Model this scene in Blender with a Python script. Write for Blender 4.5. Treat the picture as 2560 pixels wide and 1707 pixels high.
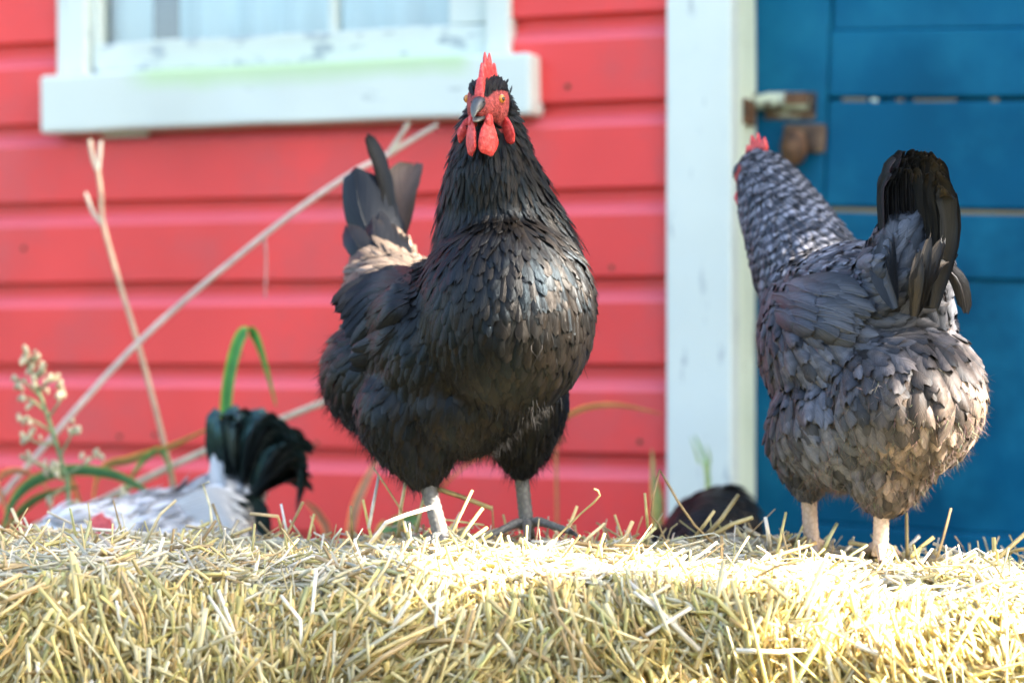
import bpy, bmesh, math, random
import numpy as np
from mathutils import Vector, Matrix, noise
from mathutils.bvhtree import BVHTree

for o in list(bpy.data.objects):
    bpy.data.objects.remove(o)
S = bpy.context.scene
COL = S.collection
rnd = random.Random(7)
nrg = np.random.default_rng(11)
R = math.radians

# ------------------------------------------------------------------ camera
F = 6144.0            # focal length in photograph pixels (2560 wide)
CAMZ = 0.60
HOR = 880.0           # horizon row
cam = bpy.data.cameras.new('camera'); cam_o = bpy.data.objects.new('camera', cam); COL.objects.link(cam_o)
cam_o.location = (0, 0, CAMZ); cam_o.rotation_euler = (R(90), 0, 0)
cam.sensor_width = 36; cam.lens = 36 * F / 2560
cam.shift_y = (HOR - 853.5) / 2560
cam.clip_start = 0.05; cam.clip_end = 500
cam.dof.use_dof = True; cam.dof.focus_distance = 2.25; cam.dof.aperture_fstop = 3.9
S.camera = cam_o

# ------------------------------------------------------------------ light
TO_SUN = Vector((1.0, -0.28, 0.78)).normalized()
world = bpy.data.worlds.new('World'); S.world = world; world.use_nodes = True
wn = world.node_tree.nodes; wl = world.node_tree.links
bg = wn['Background']
sky = wn.new('ShaderNodeTexSky'); sky.sky_type = 'NISHITA'; sky.sun_disc = False
sky.sun_elevation = math.asin(TO_SUN.z); sky.sun_rotation = math.atan2(TO_SUN.x, TO_SUN.y)
sky.air_density = 1.0; sky.dust_density = 3.5; sky.ozone_density = 1.0
wl.new(sky.outputs[0], bg.inputs[0]); bg.inputs[1].default_value = 0.075
sl = bpy.data.lights.new('sun', 'SUN'); sl.energy = 4.2; sl.angle = R(0.53); sl.color = (1.0, 0.87, 0.75)
so = bpy.data.objects.new('sun', sl); COL.objects.link(so)
so.rotation_euler = TO_SUN.to_track_quat('Z', 'Y').to_euler(); so.location = (6, 1, 6)
S.view_settings.view_transform = 'Standard'; S.view_settings.look = 'None'
S.view_settings.gamma = 1.0; S.view_settings.exposure = 3.55

# ------------------------------------------------------------------ helpers
def at(px, py, d):
    return Vector(((px - 1280) * d / F, d, CAMZ - (py - HOR) * d / F))

def nodes(m):
    return m.node_tree.nodes, m.node_tree.links

def material(name, col=(.5, .5, .5), rough=.6, spec=.4):
    m = bpy.data.materials.new(name); m.use_nodes = True
    b = m.node_tree.nodes['Principled BSDF']
    b.inputs['Base Color'].default_value = (*col, 1); b.inputs['Roughness'].default_value = rough
    b.inputs['Specular IOR Level'].default_value = spec
    return m

def mixc(nt, fac, a, b, mode='MIX'):
    n = nt.nodes.new('ShaderNodeMix'); n.data_type = 'RGBA'; n.blend_type = mode
    for s, v in ((n.inputs[0], fac), (n.inputs[6], a), (n.inputs[7], b)):
        if isinstance(v, (int, float)): s.default_value = v
        elif isinstance(v, tuple): s.default_value = (*v, 1) if len(v) == 3 else v
        else: nt.links.new(v, s)
    return n.outputs[2]

def ramp(nt, fac, stops):
    n = nt.nodes.new('ShaderNodeValToRGB'); nt.links.new(fac, n.inputs[0])
    e = n.color_ramp.elements
    while len(e) < len(stops): e.new(0.5)
    for k, (p, c) in enumerate(stops):
        e[k].position = p; e[k].color = (*c, 1) if len(c) == 3 else c
    return n.outputs[0]

def tex_noise(nt, scale, detail=4, rough=.5, vec=None, stretch=None, coord='Object'):
    n = nt.nodes.new('ShaderNodeTexNoise'); n.inputs['Scale'].default_value = scale
    n.inputs['Detail'].default_value = detail; n.inputs['Roughness'].default_value = rough
    if vec is None:
        tc = nt.nodes.new('ShaderNodeTexCoord'); vec = tc.outputs[coord]
    if stretch:
        mp = nt.nodes.new('ShaderNodeMapping'); mp.inputs['Scale'].default_value = stretch
        nt.links.new(vec, mp.inputs[0]); vec = mp.outputs[0]
    nt.links.new(vec, n.inputs['Vector'])
    return n.outputs[0]

def bump(nt, h, strength=.3, dist=.002):
    n = nt.nodes.new('ShaderNodeBump'); n.inputs['Strength'].default_value = strength; n.inputs['Distance'].default_value = dist
    nt.links.new(h, n.inputs['Height'])
    nt.links.new(n.outputs[0], nt.nodes['Principled BSDF'].inputs['Normal'])

def link_obj(name, me, mats=(), parent=None, smooth=True, **props):
    for m in (mats if isinstance(mats, (list, tuple)) else [mats]):
        me.materials.append(m)
    if smooth and len(me.polygons):
        me.polygons.foreach_set('use_smooth', np.ones(len(me.polygons), dtype=bool))
    o = bpy.data.objects.new(name, me); COL.objects.link(o)
    if parent: o.parent = parent
    for k, v in props.items(): o[k] = v
    return o

def empty(name, loc, rz=0, **props):
    o = bpy.data.objects.new(name, None); COL.objects.link(o); o.location = loc; o.rotation_euler = (0, 0, rz)
    o.empty_display_size = .05
    for k, v in props.items(): o[k] = v
    return o

def bm_mesh(name, bm):
    me = bpy.data.meshes.new(name); bm.normal_update(); bm.to_mesh(me); bm.free(); return me

def array_mesh(name, verts, faces, cols=None, uvs=None, origin=None):
    """verts (n,3) array; faces (m,3|4) int array; cols (n,4); uvs (n,2)"""
    v = np.asarray(verts, dtype=np.float32).reshape(-1, 3)
    if origin is not None: v = v - np.array(origin, dtype=np.float32)
    f = np.asarray(faces, dtype=np.int32); k = f.shape[1]
    me = bpy.data.meshes.new(name)
    me.vertices.add(len(v)); me.vertices.foreach_set('co', v.ravel())
    me.loops.add(f.size); me.loops.foreach_set('vertex_index', f.ravel())
    me.polygons.add(len(f)); me.polygons.foreach_set('loop_start', np.arange(0, f.size, k, dtype=np.int32))
    me.update(calc_edges=True)
    if cols is not None:
        a = me.color_attributes.new('col', 'FLOAT_COLOR', 'POINT')
        a.data.foreach_set('color', np.asarray(cols, dtype=np.float32).ravel())
    if uvs is not None:
        u = me.uv_layers.new(name='uv'); u.data.foreach_set('uv', np.asarray(uvs, dtype=np.float32)[f.ravel()].ravel())
    me.validate()
    return me

def bevel_box(x0, x1, y0, y1, z0, z1, b=.003, seg=2, bm=None):
    own = bm is None
    if own: bm = bmesh.new()
    r = bmesh.ops.create_cube(bm, size=1)
    for v in r['verts']:
        v.co = Vector(((x0 + x1) / 2 + v.co.x * (x1 - x0), (y0 + y1) / 2 + v.co.y * (y1 - y0), (z0 + z1) / 2 + v.co.z * (z1 - z0)))
    if b:
        es = list({e for v in r['verts'] for e in v.link_edges})
        bmesh.ops.bevel(bm, geom=es, offset=b, segments=seg, affect='EDGES', profile=.5)
    return bm

def sweep(pts, radii, n=8, flat=1.0, side=None, cap=True):
    """tube along pts (Vectors); returns verts, quads (tri caps as degenerate-free fans are left to end tapering)"""
    pts = [Vector(p) for p in pts]; V = []; Fc = []
    prev = None
    for i, p in enumerate(pts):
        t = (pts[min(i + 1, len(pts) - 1)] - pts[max(i - 1, 0)]).normalized()
        if side is not None: a = Vector(side)
        elif prev is not None: a = prev
        else: a = Vector((0, 0, 1)) if abs(t.z) < .9 else Vector((1, 0, 0))
        b = t.cross(a).normalized(); a = b.cross(t).normalized(); prev = a
        r = radii[i]
        for k in range(n):
            an = 2 * math.pi * k / n
            V.append(p + a * (math.cos(an) * r) + b * (math.sin(an) * r * flat))
    for i in range(len(pts) - 1):
        for k in range(n):
            k2 = (k + 1) % n
            Fc.append((i * n + k, i * n + k2, (i + 1) * n + k2, (i + 1) * n + k))
    return V, Fc

def tube_bm(bm, pts, radii, n=8, flat=1.0, side=None):
    V, Fc = sweep(pts, radii, n, flat, side)
    vs = [bm.verts.new(v) for v in V]
    for f in Fc: bm.faces.new([vs[i] for i in f])
    bm.faces.new(vs[:n][::-1]); bm.faces.new(vs[-n:])

def smooth_path(pts, m=5):
    """Catmull-Rom through pts"""
    P = [Vector(p) for p in pts]; out = []
    for i in range(len(P) - 1):
        p0 = P[max(i - 1, 0)]; p1 = P[i]; p2 = P[i + 1]; p3 = P[min(i + 2, len(P) - 1)]
        for k in range(m):
            t = k / m
            out.append(.5 * ((2 * p1) + (p2 - p0) * t + (2 * p0 - 5 * p1 + 4 * p2 - p3) * t * t + (3 * p1 - p0 - 3 * p2 + p3) * t ** 3))
    out.append(P[-1]); return out

# ------------------------------------------------------------------ materials
def paint(name, col, worn, wear=.35, rough=.45, grain=(1, 12, 12), dirt=None, dirt_amt=.35, var=.15):
    m = material(name, col, rough); nt = m.node_tree
    n1 = tex_noise(nt, 9, 5, .6, stretch=grain)
    n2 = tex_noise(nt, 2.3, 3)
    n3 = tex_noise(nt, 55, 3, .6, stretch=grain)
    fine = ramp(nt, n2, [(.3, tuple(c * (1 - var) for c in col)), (.7, tuple(min(1, c * (1 + var * .7)) for c in col))])
    if dirt: fine = mixc(nt, ramp(nt, tex_noise(nt, 5, 5, .65), [(.48, (0, 0, 0)), (.75, (dirt_amt,) * 3)]), fine, dirt)
    w = ramp(nt, n1, [(1 - wear, (0, 0, 0)), (min(1, 1.06 - wear), (1, 1, 1))])
    nt.links.new(mixc(nt, w, fine, worn), nt.nodes['Principled BSDF'].inputs['Base Color'])
    bump(nt, n3, .35, .0015)
    nt.nodes['Principled BSDF'].inputs['Specular IOR Level'].default_value = .25
    return m

M = {}
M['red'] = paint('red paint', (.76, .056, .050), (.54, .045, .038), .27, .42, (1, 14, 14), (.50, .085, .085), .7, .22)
nt = M['red'].node_tree; bs = nt.nodes['Principled BSDF']; src = bs.inputs['Base Color'].links[0].from_socket      # skylight on the upward ledges painted in as pale pink, by normal
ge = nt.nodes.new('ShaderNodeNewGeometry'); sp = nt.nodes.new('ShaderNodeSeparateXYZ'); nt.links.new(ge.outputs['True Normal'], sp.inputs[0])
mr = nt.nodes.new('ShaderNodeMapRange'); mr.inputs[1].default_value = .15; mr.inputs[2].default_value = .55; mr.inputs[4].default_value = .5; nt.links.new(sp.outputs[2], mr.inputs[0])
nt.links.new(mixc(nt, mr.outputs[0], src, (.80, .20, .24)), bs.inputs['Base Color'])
M['red'].node_tree.nodes['Principled BSDF'].inputs['Specular IOR Level'].default_value = .38
M['red'].node_tree.nodes['Principled BSDF'].inputs['Roughness'].default_value = .34
M['trim'] = paint('white paint', (.63, .70, .625), (.42, .48, .46), .36, .5, (1.6, 3, 3), (.60, .70, .68), .5)
M['trim_v'] = paint('white paint upright', (.63, .70, .625), (.42, .48, .46), .385, .5, (6, 6, 1.2), (.58, .68, .66), .5)
M['peel'] = paint('peeling sash paint', (.63, .70, .625), (.34, .40, .42), .45, .5, (2, 5, 5), (.52, .60, .58), .7)
M['cream'] = paint('cream paint', (.72, .80, .62), (.36, .38, .26), .36, .5, (8, 8, 1), (.50, .58, .40), .6)
M['blue'] = paint('blue paint', (.002, .098, .19), (.004, .07, .14), .30, .40, (1, 9, 9), (.012, .17, .27), .8, .40)
M['blue_v'] = paint('blue paint upright', (.002, .094, .18), (.004, .07, .14), .30, .40, (9, 9, 1), (.012, .17, .27), .8, .40)
for n_ in ('blue', 'blue_v'): M[n_].node_tree.nodes['Principled BSDF'].inputs['Specular IOR Level'].default_value = .10
M['sill'] = paint('sill paint', (.63, .70, .625), (.45, .52, .48), .33, .5, (1, 4, 4), (.60, .70, .68), .4)
nt = M['sill'].node_tree     # green tint along the top edge of the sill board
tc = nt.nodes.new('ShaderNodeTexCoord'); sp = nt.nodes.new('ShaderNodeSeparateXYZ'); nt.links.new(tc.outputs['Object'], sp.inputs[0])
ad = nt.nodes.new('ShaderNodeMath'); ad.operation = 'MULTIPLY_ADD'; ad.inputs[1].default_value = .035; nt.links.new(tex_noise(nt, 7, 4, .6), ad.inputs[0]); nt.links.new(sp.outputs[2], ad.inputs[2])
edge_ramp = ramp(nt, ad.outputs[0], [(0.0, (0, 0, 0)), (1.0, (1, 1, 1))])
mr = nt.nodes.new('ShaderNodeMapRange'); mr.inputs[1].default_value = 1.008; mr.inputs[2].default_value = 1.034; nt.links.new(ad.outputs[0], mr.inputs[0])
bs = nt.nodes['Principled BSDF']; src = bs.inputs['Base Color'].links[0].from_socket
mu = nt.nodes.new('ShaderNodeMapRange'); mu.inputs[1].default_value = -.62; mu.inputs[2].default_value = -.56; nt.links.new(sp.outputs[0], mu.inputs[0])
mu2 = nt.nodes.new('ShaderNodeMapRange'); mu2.inputs[1].default_value = -.03; mu2.inputs[2].default_value = -.06; nt.links.new(sp.outputs[0], mu2.inputs[0])
mm = nt.nodes.new('ShaderNodeMath'); mm.operation = 'MULTIPLY'; nt.links.new(mu.outputs[0], mm.inputs[0]); nt.links.new(mu2.outputs[0], mm.inputs[1])
m3 = nt.nodes.new('ShaderNodeMath'); m3.operation = 'MULTIPLY'; nt.links.new(mm.outputs[0], m3.inputs[0]); nt.links.new(mr.outputs[0], m3.inputs[1])
nt.links.new(mixc(nt, m3.outputs[0], src, (.50, .66, .40)), bs.inputs['Base Color'])

m = M['rust'] = material('rusty iron', (.08, .04, .02), .7); nt = m.node_tree
nt.links.new(ramp(nt, tex_noise(nt, 60, 5), [(.3, (.03, .018, .012)), (.6, (.16, .075, .03)), (.8, (.25, .16, .09))]), nt.nodes['Principled BSDF'].inputs['Base Color'])
m = M['latchpaint'] = material('chipped latch paint', (.6, .64, .48), .5); nt = m.node_tree
nt.links.new(ramp(nt, tex_noise(nt, 35, 4), [(.40, (.10, .06, .035)), (.46, (.55, .60, .42)), (.8, (.68, .72, .56))]), nt.nodes['Principled BSDF'].inputs['Base Color'])
M['barewood'] = material('weathered bare wood', (.22, .17, .08), .8)
m = M['oldplate'] = material('rusted painted plate', (.3, .25, .18), .6); nt = m.node_tree
nt.links.new(ramp(nt, tex_noise(nt, 22, 5, .6), [(.40, (.05, .03, .02)), (.52, (.17, .10, .05)), (.60, (.42, .42, .30)), (.8, (.58, .58, .46))]), nt.nodes['Principled BSDF'].inputs['Base Color'])
M['iron'] = material('dark iron', (.02, .025, .028), .5)
m = M['glass'] = material('window glass', (.8, .9, .9), .03, .5)
g = m.node_tree.nodes['Principled BSDF']; g.inputs['Transmission Weight'].default_value = 1; g.inputs['IOR'].default_value = 1.02
g.inputs['Coat Weight'].default_value = 1; g.inputs['Coat Roughness'].default_value = .08; g.inputs['Coat IOR'].default_value = 1.9
m = M['curtain'] = material('curtain cloth', (.55, .66, .67), .9, .1); nt = m.node_tree
nt.links.new(ramp(nt, tex_noise(nt, 6, 4, .5, stretch=(3, 1, .4)), [(.3, (.44, .58, .60)), (.7, (.66, .76, .76))]), nt.nodes['Principled BSDF'].inputs['Base Color'])
M['dark'] = material('shed interior', (.05, .07, .08), .9)
m = M['soil'] = material('soil and grass', (.1, .08, .05), .9, .2); nt = m.node_tree
nt.links.new(ramp(nt, tex_noise(nt, 3, 8, .65), [(.3, (.06, .05, .035)), (.5, (.10, .095, .055)), (.62, (.05, .08, .03)), (.75, (.16, .14, .08))]), nt.nodes['Principled BSDF'].inputs['Base Color'])
bump(nt, tex_noise(nt, 30, 6, .7), .8, .02)
m = M['shingle'] = material('roof shingles', (.10, .09, .085), .85)

def vcol_mat(name, rough=.55, spec=.4, var=.25, scale=60, transl=0.0):
    m = material(name, (.5, .5, .5), rough, spec); nt = m.node_tree; b = nt.nodes['Principled BSDF']
    a = nt.nodes.new('ShaderNodeAttribute'); a.attribute_name = 'col'
    n = ramp(nt, tex_noise(nt, scale, 3), [(.3, (1 - var,) * 3), (.7, (1 + var * .4,) * 3)])
    c = mixc(nt, 1.0, a.outputs[0], n, 'MULTIPLY'); nt.links.new(c, b.inputs['Base Color'])
    if transl:
        t = nt.nodes.new('ShaderNodeBsdfTranslucent'); nt.links.new(c, t.inputs[0])
        mx = nt.nodes.new('ShaderNodeMixShader'); mx.inputs[0].default_value = transl
        nt.links.new(b.outputs[0], mx.inputs[1]); nt.links.new(t.outputs[0], mx.inputs[2])
        nt.links.new(mx.outputs[0], nt.nodes['Material Output'].inputs[0])
    return m
M['straw'] = vcol_mat('straw', .42, .45, .22, 90, .30)
M['plant'] = vcol_mat('plant', .5, .4, .25, 40, .25)

def feather_mat(name, rough, spec, tint, sheen=0.0, bar=0.0, edge=.35, edgecol=None):
    """colour from attribute, barbs across the vane from the uv, lighter shaft, bars where alpha asks for them"""
    m = material(name, (.02, .02, .02), rough, spec); nt = m.node_tree; b = nt.nodes['Principled BSDF']
    a = nt.nodes.new('ShaderNodeAttribute'); a.attribute_name = 'col'
    uv = nt.nodes.new('ShaderNodeUVMap'); uv.uv_map = 'uv'
    sp = nt.nodes.new('ShaderNodeSeparateXYZ'); nt.links.new(uv.outputs[0], sp.inputs[0])
    def math2(op, x, y=None, z=None):
        n = nt.nodes.new('ShaderNodeMath'); n.operation = op
        for s, v in zip(n.inputs, (x, y, z)):
            if v is None: continue
            if isinstance(v, (int, float)): s.default_value = v
            else: nt.links.new(v, s)
        return n.outputs[0]
    uu = math2('ABSOLUTE', math2('SUBTRACT', sp.outputs[0], .5))        # 0 shaft .. .5 edge
    diag = math2('MULTIPLY_ADD', uu, -1.1, sp.outputs[1])
    cb = nt.nodes.new('ShaderNodeCombineXYZ'); nt.links.new(math2('MULTIPLY', diag, 26.0), cb.inputs[0]); nt.links.new(math2('MULTIPLY', uu, 2.0), cb.inputs[1])
    ge = nt.nodes.new('ShaderNodeNewGeometry')
    nt.links.new(math2('MULTIPLY', ge.outputs['Random Per Island'], 50.0), cb.inputs[2])
    barb = tex_noise(nt, 1.0, 3, .6, vec=cb.outputs[0])
    c = mixc(nt, 1.0, a.outputs[0], ramp(nt, barb, [(.3, (1 - edge,) * 3), (.7, (1 + edge,) * 3)]), 'MULTIPLY')
    if edgecol:
        ef = nt.nodes.new('ShaderNodeMapRange'); ef.inputs[1].default_value = .16; ef.inputs[2].default_value = .48; nt.links.new(uu, ef.inputs[0])
        c = mixc(nt, math2('MULTIPLY', ef.outputs[0], .75), c, edgecol)  # vane edges darkened in the colour, as shadow between overlapping feathers
    if bar:
        tco = nt.nodes.new('ShaderNodeTexCoord'); dt = nt.nodes.new('ShaderNodeVectorMath'); dt.operation = 'DOT_PRODUCT'
        nt.links.new(tco.outputs['Object'], dt.inputs[0]); dt.inputs[1].default_value = (.49, 0, -.87)      # bars run across the neck
        s = math2('SINE', math2('MULTIPLY_ADD', dt.outputs['Value'], 2 * math.pi / .0098, math2('MULTIPLY', tex_noise(nt, 60, 3), 11.0)))
        bf = nt.nodes.new('ShaderNodeMapRange'); bf.inputs[1].default_value = -.3; bf.inputs[2].default_value = .5; nt.links.new(s, bf.inputs[0])
        c2 = mixc(nt, bf.outputs[0], mixc(nt, 1.0, c, (.42, .42, .44), 'MULTIPLY'), mixc(nt, 1.0, c, (1.75, 1.7, 1.65), 'MULTIPLY'))
        c = mixc(nt, a.outputs['Alpha'], c, c2)
    nt.links.new(c, b.inputs['Base Color'])
    st = mixc(nt, ge.outputs['Random Per Island'], tint[0], tint[1])
    nt.links.new(st, b.inputs['Specular Tint'])
    if sheen:
        b.inputs['Sheen Weight'].default_value = sheen; b.inputs['Sheen Roughness'].default_value = .45
    bump(nt, barb, .5, .0012)
    return m
M['f_black'] = feather_mat('black feather', .36, .24, ((.48, .78, 1.0), (1.0, .96, .88)), .0)
M['f_grey'] = feather_mat('grey feather', .46, .26, ((.75, .88, 1), (.65, .85, 1.0)), .06, bar=2.2, edge=.40, edgecol=(.008, .008, .009))
M['f_white'] = feather_mat('white feather', .55, .3, ((1, 1, 1), (1, 1, 1)), .1, edge=.15)
M['f_green'] = feather_mat('green black feather', .30, .8, ((.35, .95, .75), (.5, .9, 1.0)), .05)
M['fluff'] = vcol_mat('fluff', .7, .3, .2, 200)
M['skin'] = vcol_mat('body down and skin', .6, .35, .45, 420); bump(M['skin'].node_tree, tex_noise(M['skin'].node_tree, 500, 4, .6), .9, .003)
m = M['comb'] = material('comb flesh', (.66, .055, .05), .42, .5); nt = m.node_tree; b = nt.nodes['Principled BSDF']
nt.links.new(ramp(nt, tex_noise(nt, 260, 4, .6), [(.28, (.42, .025, .025)), (.5, (.62, .055, .05)), (.75, (.82, .17, .14))]), b.inputs['Base Color'])
b.inputs['Subsurface Weight'].default_value = .45; b.inputs['Subsurface Radius'].default_value = (.9, .2, .12); b.inputs['Subsurface Scale'].default_value = .006
bump(nt, tex_noise(nt, 420, 4, .6), .5, .0020)
m = M['beak'] = material('horn beak', (.05, .05, .05), .32, .5); nt = m.node_tree; tcb = nt.nodes.new('ShaderNodeAttribute'); tcb.attribute_name = 'col'
nt.links.new(tcb.outputs[0], nt.nodes['Principled BSDF'].inputs['Base Color'])
M['iris'] = material('orange iris', (.58, .22, .03), .12, .6)
M['pupil'] = material('black pupil', (.004, .004, .004), .04, .8)
M['eyelid'] = material('pale eyelid', (.66, .36, .26), .5)
M['mouth'] = material('mouth inside', (.16, .012, .01), .5)
def leg_mat(name, c0, c1):
    m = material(name, c0, .48, .4); nt = m.node_tree
    v = nt.nodes.new('ShaderNodeTexVoronoi'); v.inputs['Scale'].default_value = 190; v.feature = 'DISTANCE_TO_EDGE'
    tc = nt.nodes.new('ShaderNodeTexCoord'); mp = nt.nodes.new('ShaderNodeMapping'); mp.inputs['Scale'].default_value = (1, 1, .8)
    nt.links.new(tc.outputs['Object'], mp.inputs[0]); nt.links.new(mp.outputs[0], v.inputs['Vector'])
    c = ramp(nt, v.outputs['Distance'], [(.0, tuple(x * .85 for x in c0)), (.09, c0), (.35, tuple((x + y) / 2 for x, y in zip(c0, c1)))])
    c = mixc(nt, ramp(nt, tex_noise(nt, 40, 4), [(.45, (0, 0, 0)), (.8, (.5, .5, .5))]), c, tuple(x * .6 for x in c0))
    nt.links.new(c, nt.nodes['Principled BSDF'].inputs['Base Color']); bump(nt, v.outputs['Distance'], .5, .0015)
    return m
M['leg_slate'] = leg_mat('slate leg scales', (.13, .13, .12), (.24, .24, .21))
M['leg_tan'] = leg_mat('pale leg scales', (.50, .38, .28), (.64, .52, .42))
M['claw'] = material('claw', (.05, .045, .04), .4)

# ------------------------------------------------------------------ ground
bm = bmesh.new(); bmesh.ops.create_grid(bm, x_segments=60, y_segments=60, size=60)
for v in bm.verts:
    v.co.z = 0.0 if v.co.length < 7 else noise.noise(v.co * .2) * .15
link_obj('ground', bm_mesh('ground', bm), M['soil'], kind='structure')

# ------------------------------------------------------------------ the red shed
TH = R(21.7); WD = 3.58
def W(px, py, o=0.0):
    """pixel -> (u, z) on the shed's front plane moved o metres towards the viewer"""
    rx = (px - 1280) / F
    t = (WD * math.cos(TH) - o) / (rx * math.sin(TH) + math.cos(TH))
    return t * rx * math.cos(TH) - (t - WD) * math.sin(TH), CAMZ - (py - HOR) * t / F
shed = empty('red_shed', (0, WD, 0), -TH, label='red clapboard shed with white window trim and blue plank door', category='shed')
PER = .125
Z0 = .583 - 4 * PER          # board bottoms
uc0 = W(1664, 700, .04)[0]; uc1 = W(1829, 700, .04)[0]       # door casing
wl_, wr_ = W(172, 100)[0], W(1295, 100)[0]          # window casing outer
wz = 1.030
def siding(u0, u1, k, seed):
    """one cove-top board; local -y is outward"""
    r = random.Random(seed)
    z0 = Z0 + k * PER; t = .022; h = PER + .012
    prof = [(-.001, z0 + .004), (-t, z0 + .0), (-t - .001, z0 + .002), (-t, z0 + .087), (-t + .0012, z0 + .0895), (-t + .0070, z0 + .0960), (-t + .0120, z0 + .1010), (-t + .0145, z0 + .106), (-t + .0155, z0 + h), (-.001, z0 + h)]
    n = max(2, int((u1 - u0) / .06)); bm = bmesh.new(); rows = []
    a, b_ = r.uniform(-.0015, .0015), r.uniform(0, 9)
    for i in range(n + 1):
        u = u0 + (u1 - u0) * i / n
        dz = a + .0016 * noise.noise(Vector((u * 1.7, b_, 0))); dy = .0018 * noise.noise(Vector((u * 1.3, b_, 5)))
        rows.append([bm.verts.new((u, y + dy, z + dz)) for y, z in prof])
    for i in range(n):
        for j in range(len(prof)):
            j2 = (j + 1) % len(prof)
            bm.faces.new((rows[i][j], rows[i][j2], rows[i + 1][j2], rows[i + 1][j]))
    bm.faces.new(rows[0]); bm.faces.new(rows[-1][::-1])
    bmesh.ops.recalc_face_normals(bm, faces=bm.faces[:])
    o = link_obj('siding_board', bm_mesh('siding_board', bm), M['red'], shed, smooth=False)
    return o
UL, UR = -3.2, 2.6
door_u1 = uc1 + 1.02
for k in range(0, 20):
    z0 = Z0 + k * PER
    segs = [(UL, uc0 - .002)]
    if z0 + PER > .99 and z0 < 2.05:
        segs = [(UL, wl_ + .02), (wr_ - .02, uc0 - .002)]
    segs.append((door_u1 + .002, UR))
    for s, (a, b_) in enumerate(segs):
        siding(a, b_, k, k * 7 + s)
# rear walls, roof
bm = bmesh.new(); bevel_box(UL, wl_ + .03, .001, .06, .02, 2.58, 0, bm=bm); bevel_box(wr_ - .03, uc0 + .01, .001, .06, .02, 2.58, 0, bm=bm)
bevel_box(wl_ + .03, wr_ - .03, .001, .06, .02, .99, 0, bm=bm); bevel_box(wl_ + .03, wr_ - .03, .001, .06, 2.05, 2.58, 0, bm=bm)
bevel_box(door_u1 - .01, UR, .001, .06, .02, 2.58, 0, bm=bm); bevel_box(uc0 + .01, door_u1 - .01, .001, .06, 2.12, 2.58, 0, bm=bm)
bevel_box(UL, UL + .06, .06, 2.6, .02, 2.58, 0, bm=bm); bevel_box(UR - .06, UR, .06, 2.6, .02, 2.58, 0, bm=bm); bevel_box(UL, UR, 2.6, 2.66, .02, 2.58, 0, bm=bm)
link_obj('wall', bm_mesh('wall', bm), M['dark'], shed, smooth=False)
bm = bmesh.new()
v = [bm.verts.new(p) for p in ((UL - .2, -.12, 2.60), (UR + .2, -.12, 2.60), (UR + .2, 1.3, 3.2), (UL - .2, 1.3, 3.2), (UL - .2, 2.9, 2.6), (UR + .2, 2.9, 2.6))]
bm.faces.new((v[0], v[1], v[2], v[3])); bm.faces.new((v[3], v[2], v[5], v[4]))
bmesh.ops.solidify(bm, geom=bm.faces[:], thickness=.04)
link_obj('roof', bm_mesh('roof', bm), M['shingle'], shed, smooth=False)

def piece(name, x0, x1, y0, y1, z0, z1, mat, parent=shed, b=.003, jit=0.0, tilt=0.0, pivot=None):
    bm = bevel_box(x0, x1, y0, y1, z0, z1, b)
    if jit:
        bmesh.ops.subdivide_edges(bm, edges=[e for e in bm.edges if e.calc_length() > .08], cuts=10, use_grid_fill=True)
        for v in bm.verts:
            q = v.co * 9 + Vector((x0 * 31, z0 * 17, 0))
            v.co += Vector((noise.noise(q), noise.noise(q + Vector((7, 1, 3))), noise.noise(q + Vector((1, 9, 2))))) * jit
    if tilt:
        bmesh.ops.rotate(bm, verts=bm.verts[:], cent=pivot, matrix=Matrix.Rotation(tilt, 3, 'Y'))
    return link_obj(name, bm_mesh(name, bm), mat, parent, smooth=False)

# window: part 'window' is the sill board; casing, sash, panes below it
sl0, sr0 = W(109, 250, .05)[0], W(1333, 220, .05)[0]
win = piece('window', sl0, sr0, -.062, -.004, .939, 1.028, M['sill'], b=.006, jit=.0022)
piece('sill_block', W(285, 340)[0], W(395, 340)[0], -.034, -.0222, .931, .938, M['trim'], win, .002)
cz1 = 2.06
ci_l, ci_r = W(243, 100)[0], W(1236, 100)[0]
piece('window_casing', wl_, ci_l, -.036, -.0, 1.0285, cz1, M['trim_v'], win, .004, .0012)
piece('window_casing', ci_r, wr_, -.036, -.0, 1.0285, cz1, M['trim_v'], win, .004, .0012)
piece('window_casing', wl_, wr_, -.038, -.0, cz1 + .001, cz1 + .1, M['trim'], win, .004)
gl, gr = W(262, 100)[0], W(1134, 100)[0]
rz0, rz1 = 1.0305, 1.078
piece('sash_rail', ci_l + .001, ci_r - .001, -.022, .012, rz0, rz1, M['peel'], win, .004, .004)
piece('sash_stile', ci_l + .001, gl, -.018, .012, rz1 + .0005, 2.05, M['trim_v'], win, .003, .0012)
piece('sash_stile', gr, ci_r - .001, -.018, .012, rz1 + .0005, 2.05, M['trim_v'], win, .003, .0012)
piece('sash_rail', gl + .0005, gr - .0005, -.018, .012, 1.62, 1.66, M['trim'], win, .003)
um = W(838, 60)[0]
piece('muntin', um - .006, um + .006, -.012, .004, rz1 + .001, 1.6195, M['trim_v'], win, .002)
piece('pane', gl + .0005, um - .0065, .001, .004, rz1 + .001, 1.6195, M['glass'], win, 0)
piece('pane', um + .0065, gr - .0005, .001, .004, rz1 + .001, 1.6195, M['glass'], win, 0)
piece('pane', gl + .0005, gr - .0005, .001, .004, 1.6605, 2.05, M['glass'], win, 0)
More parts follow.
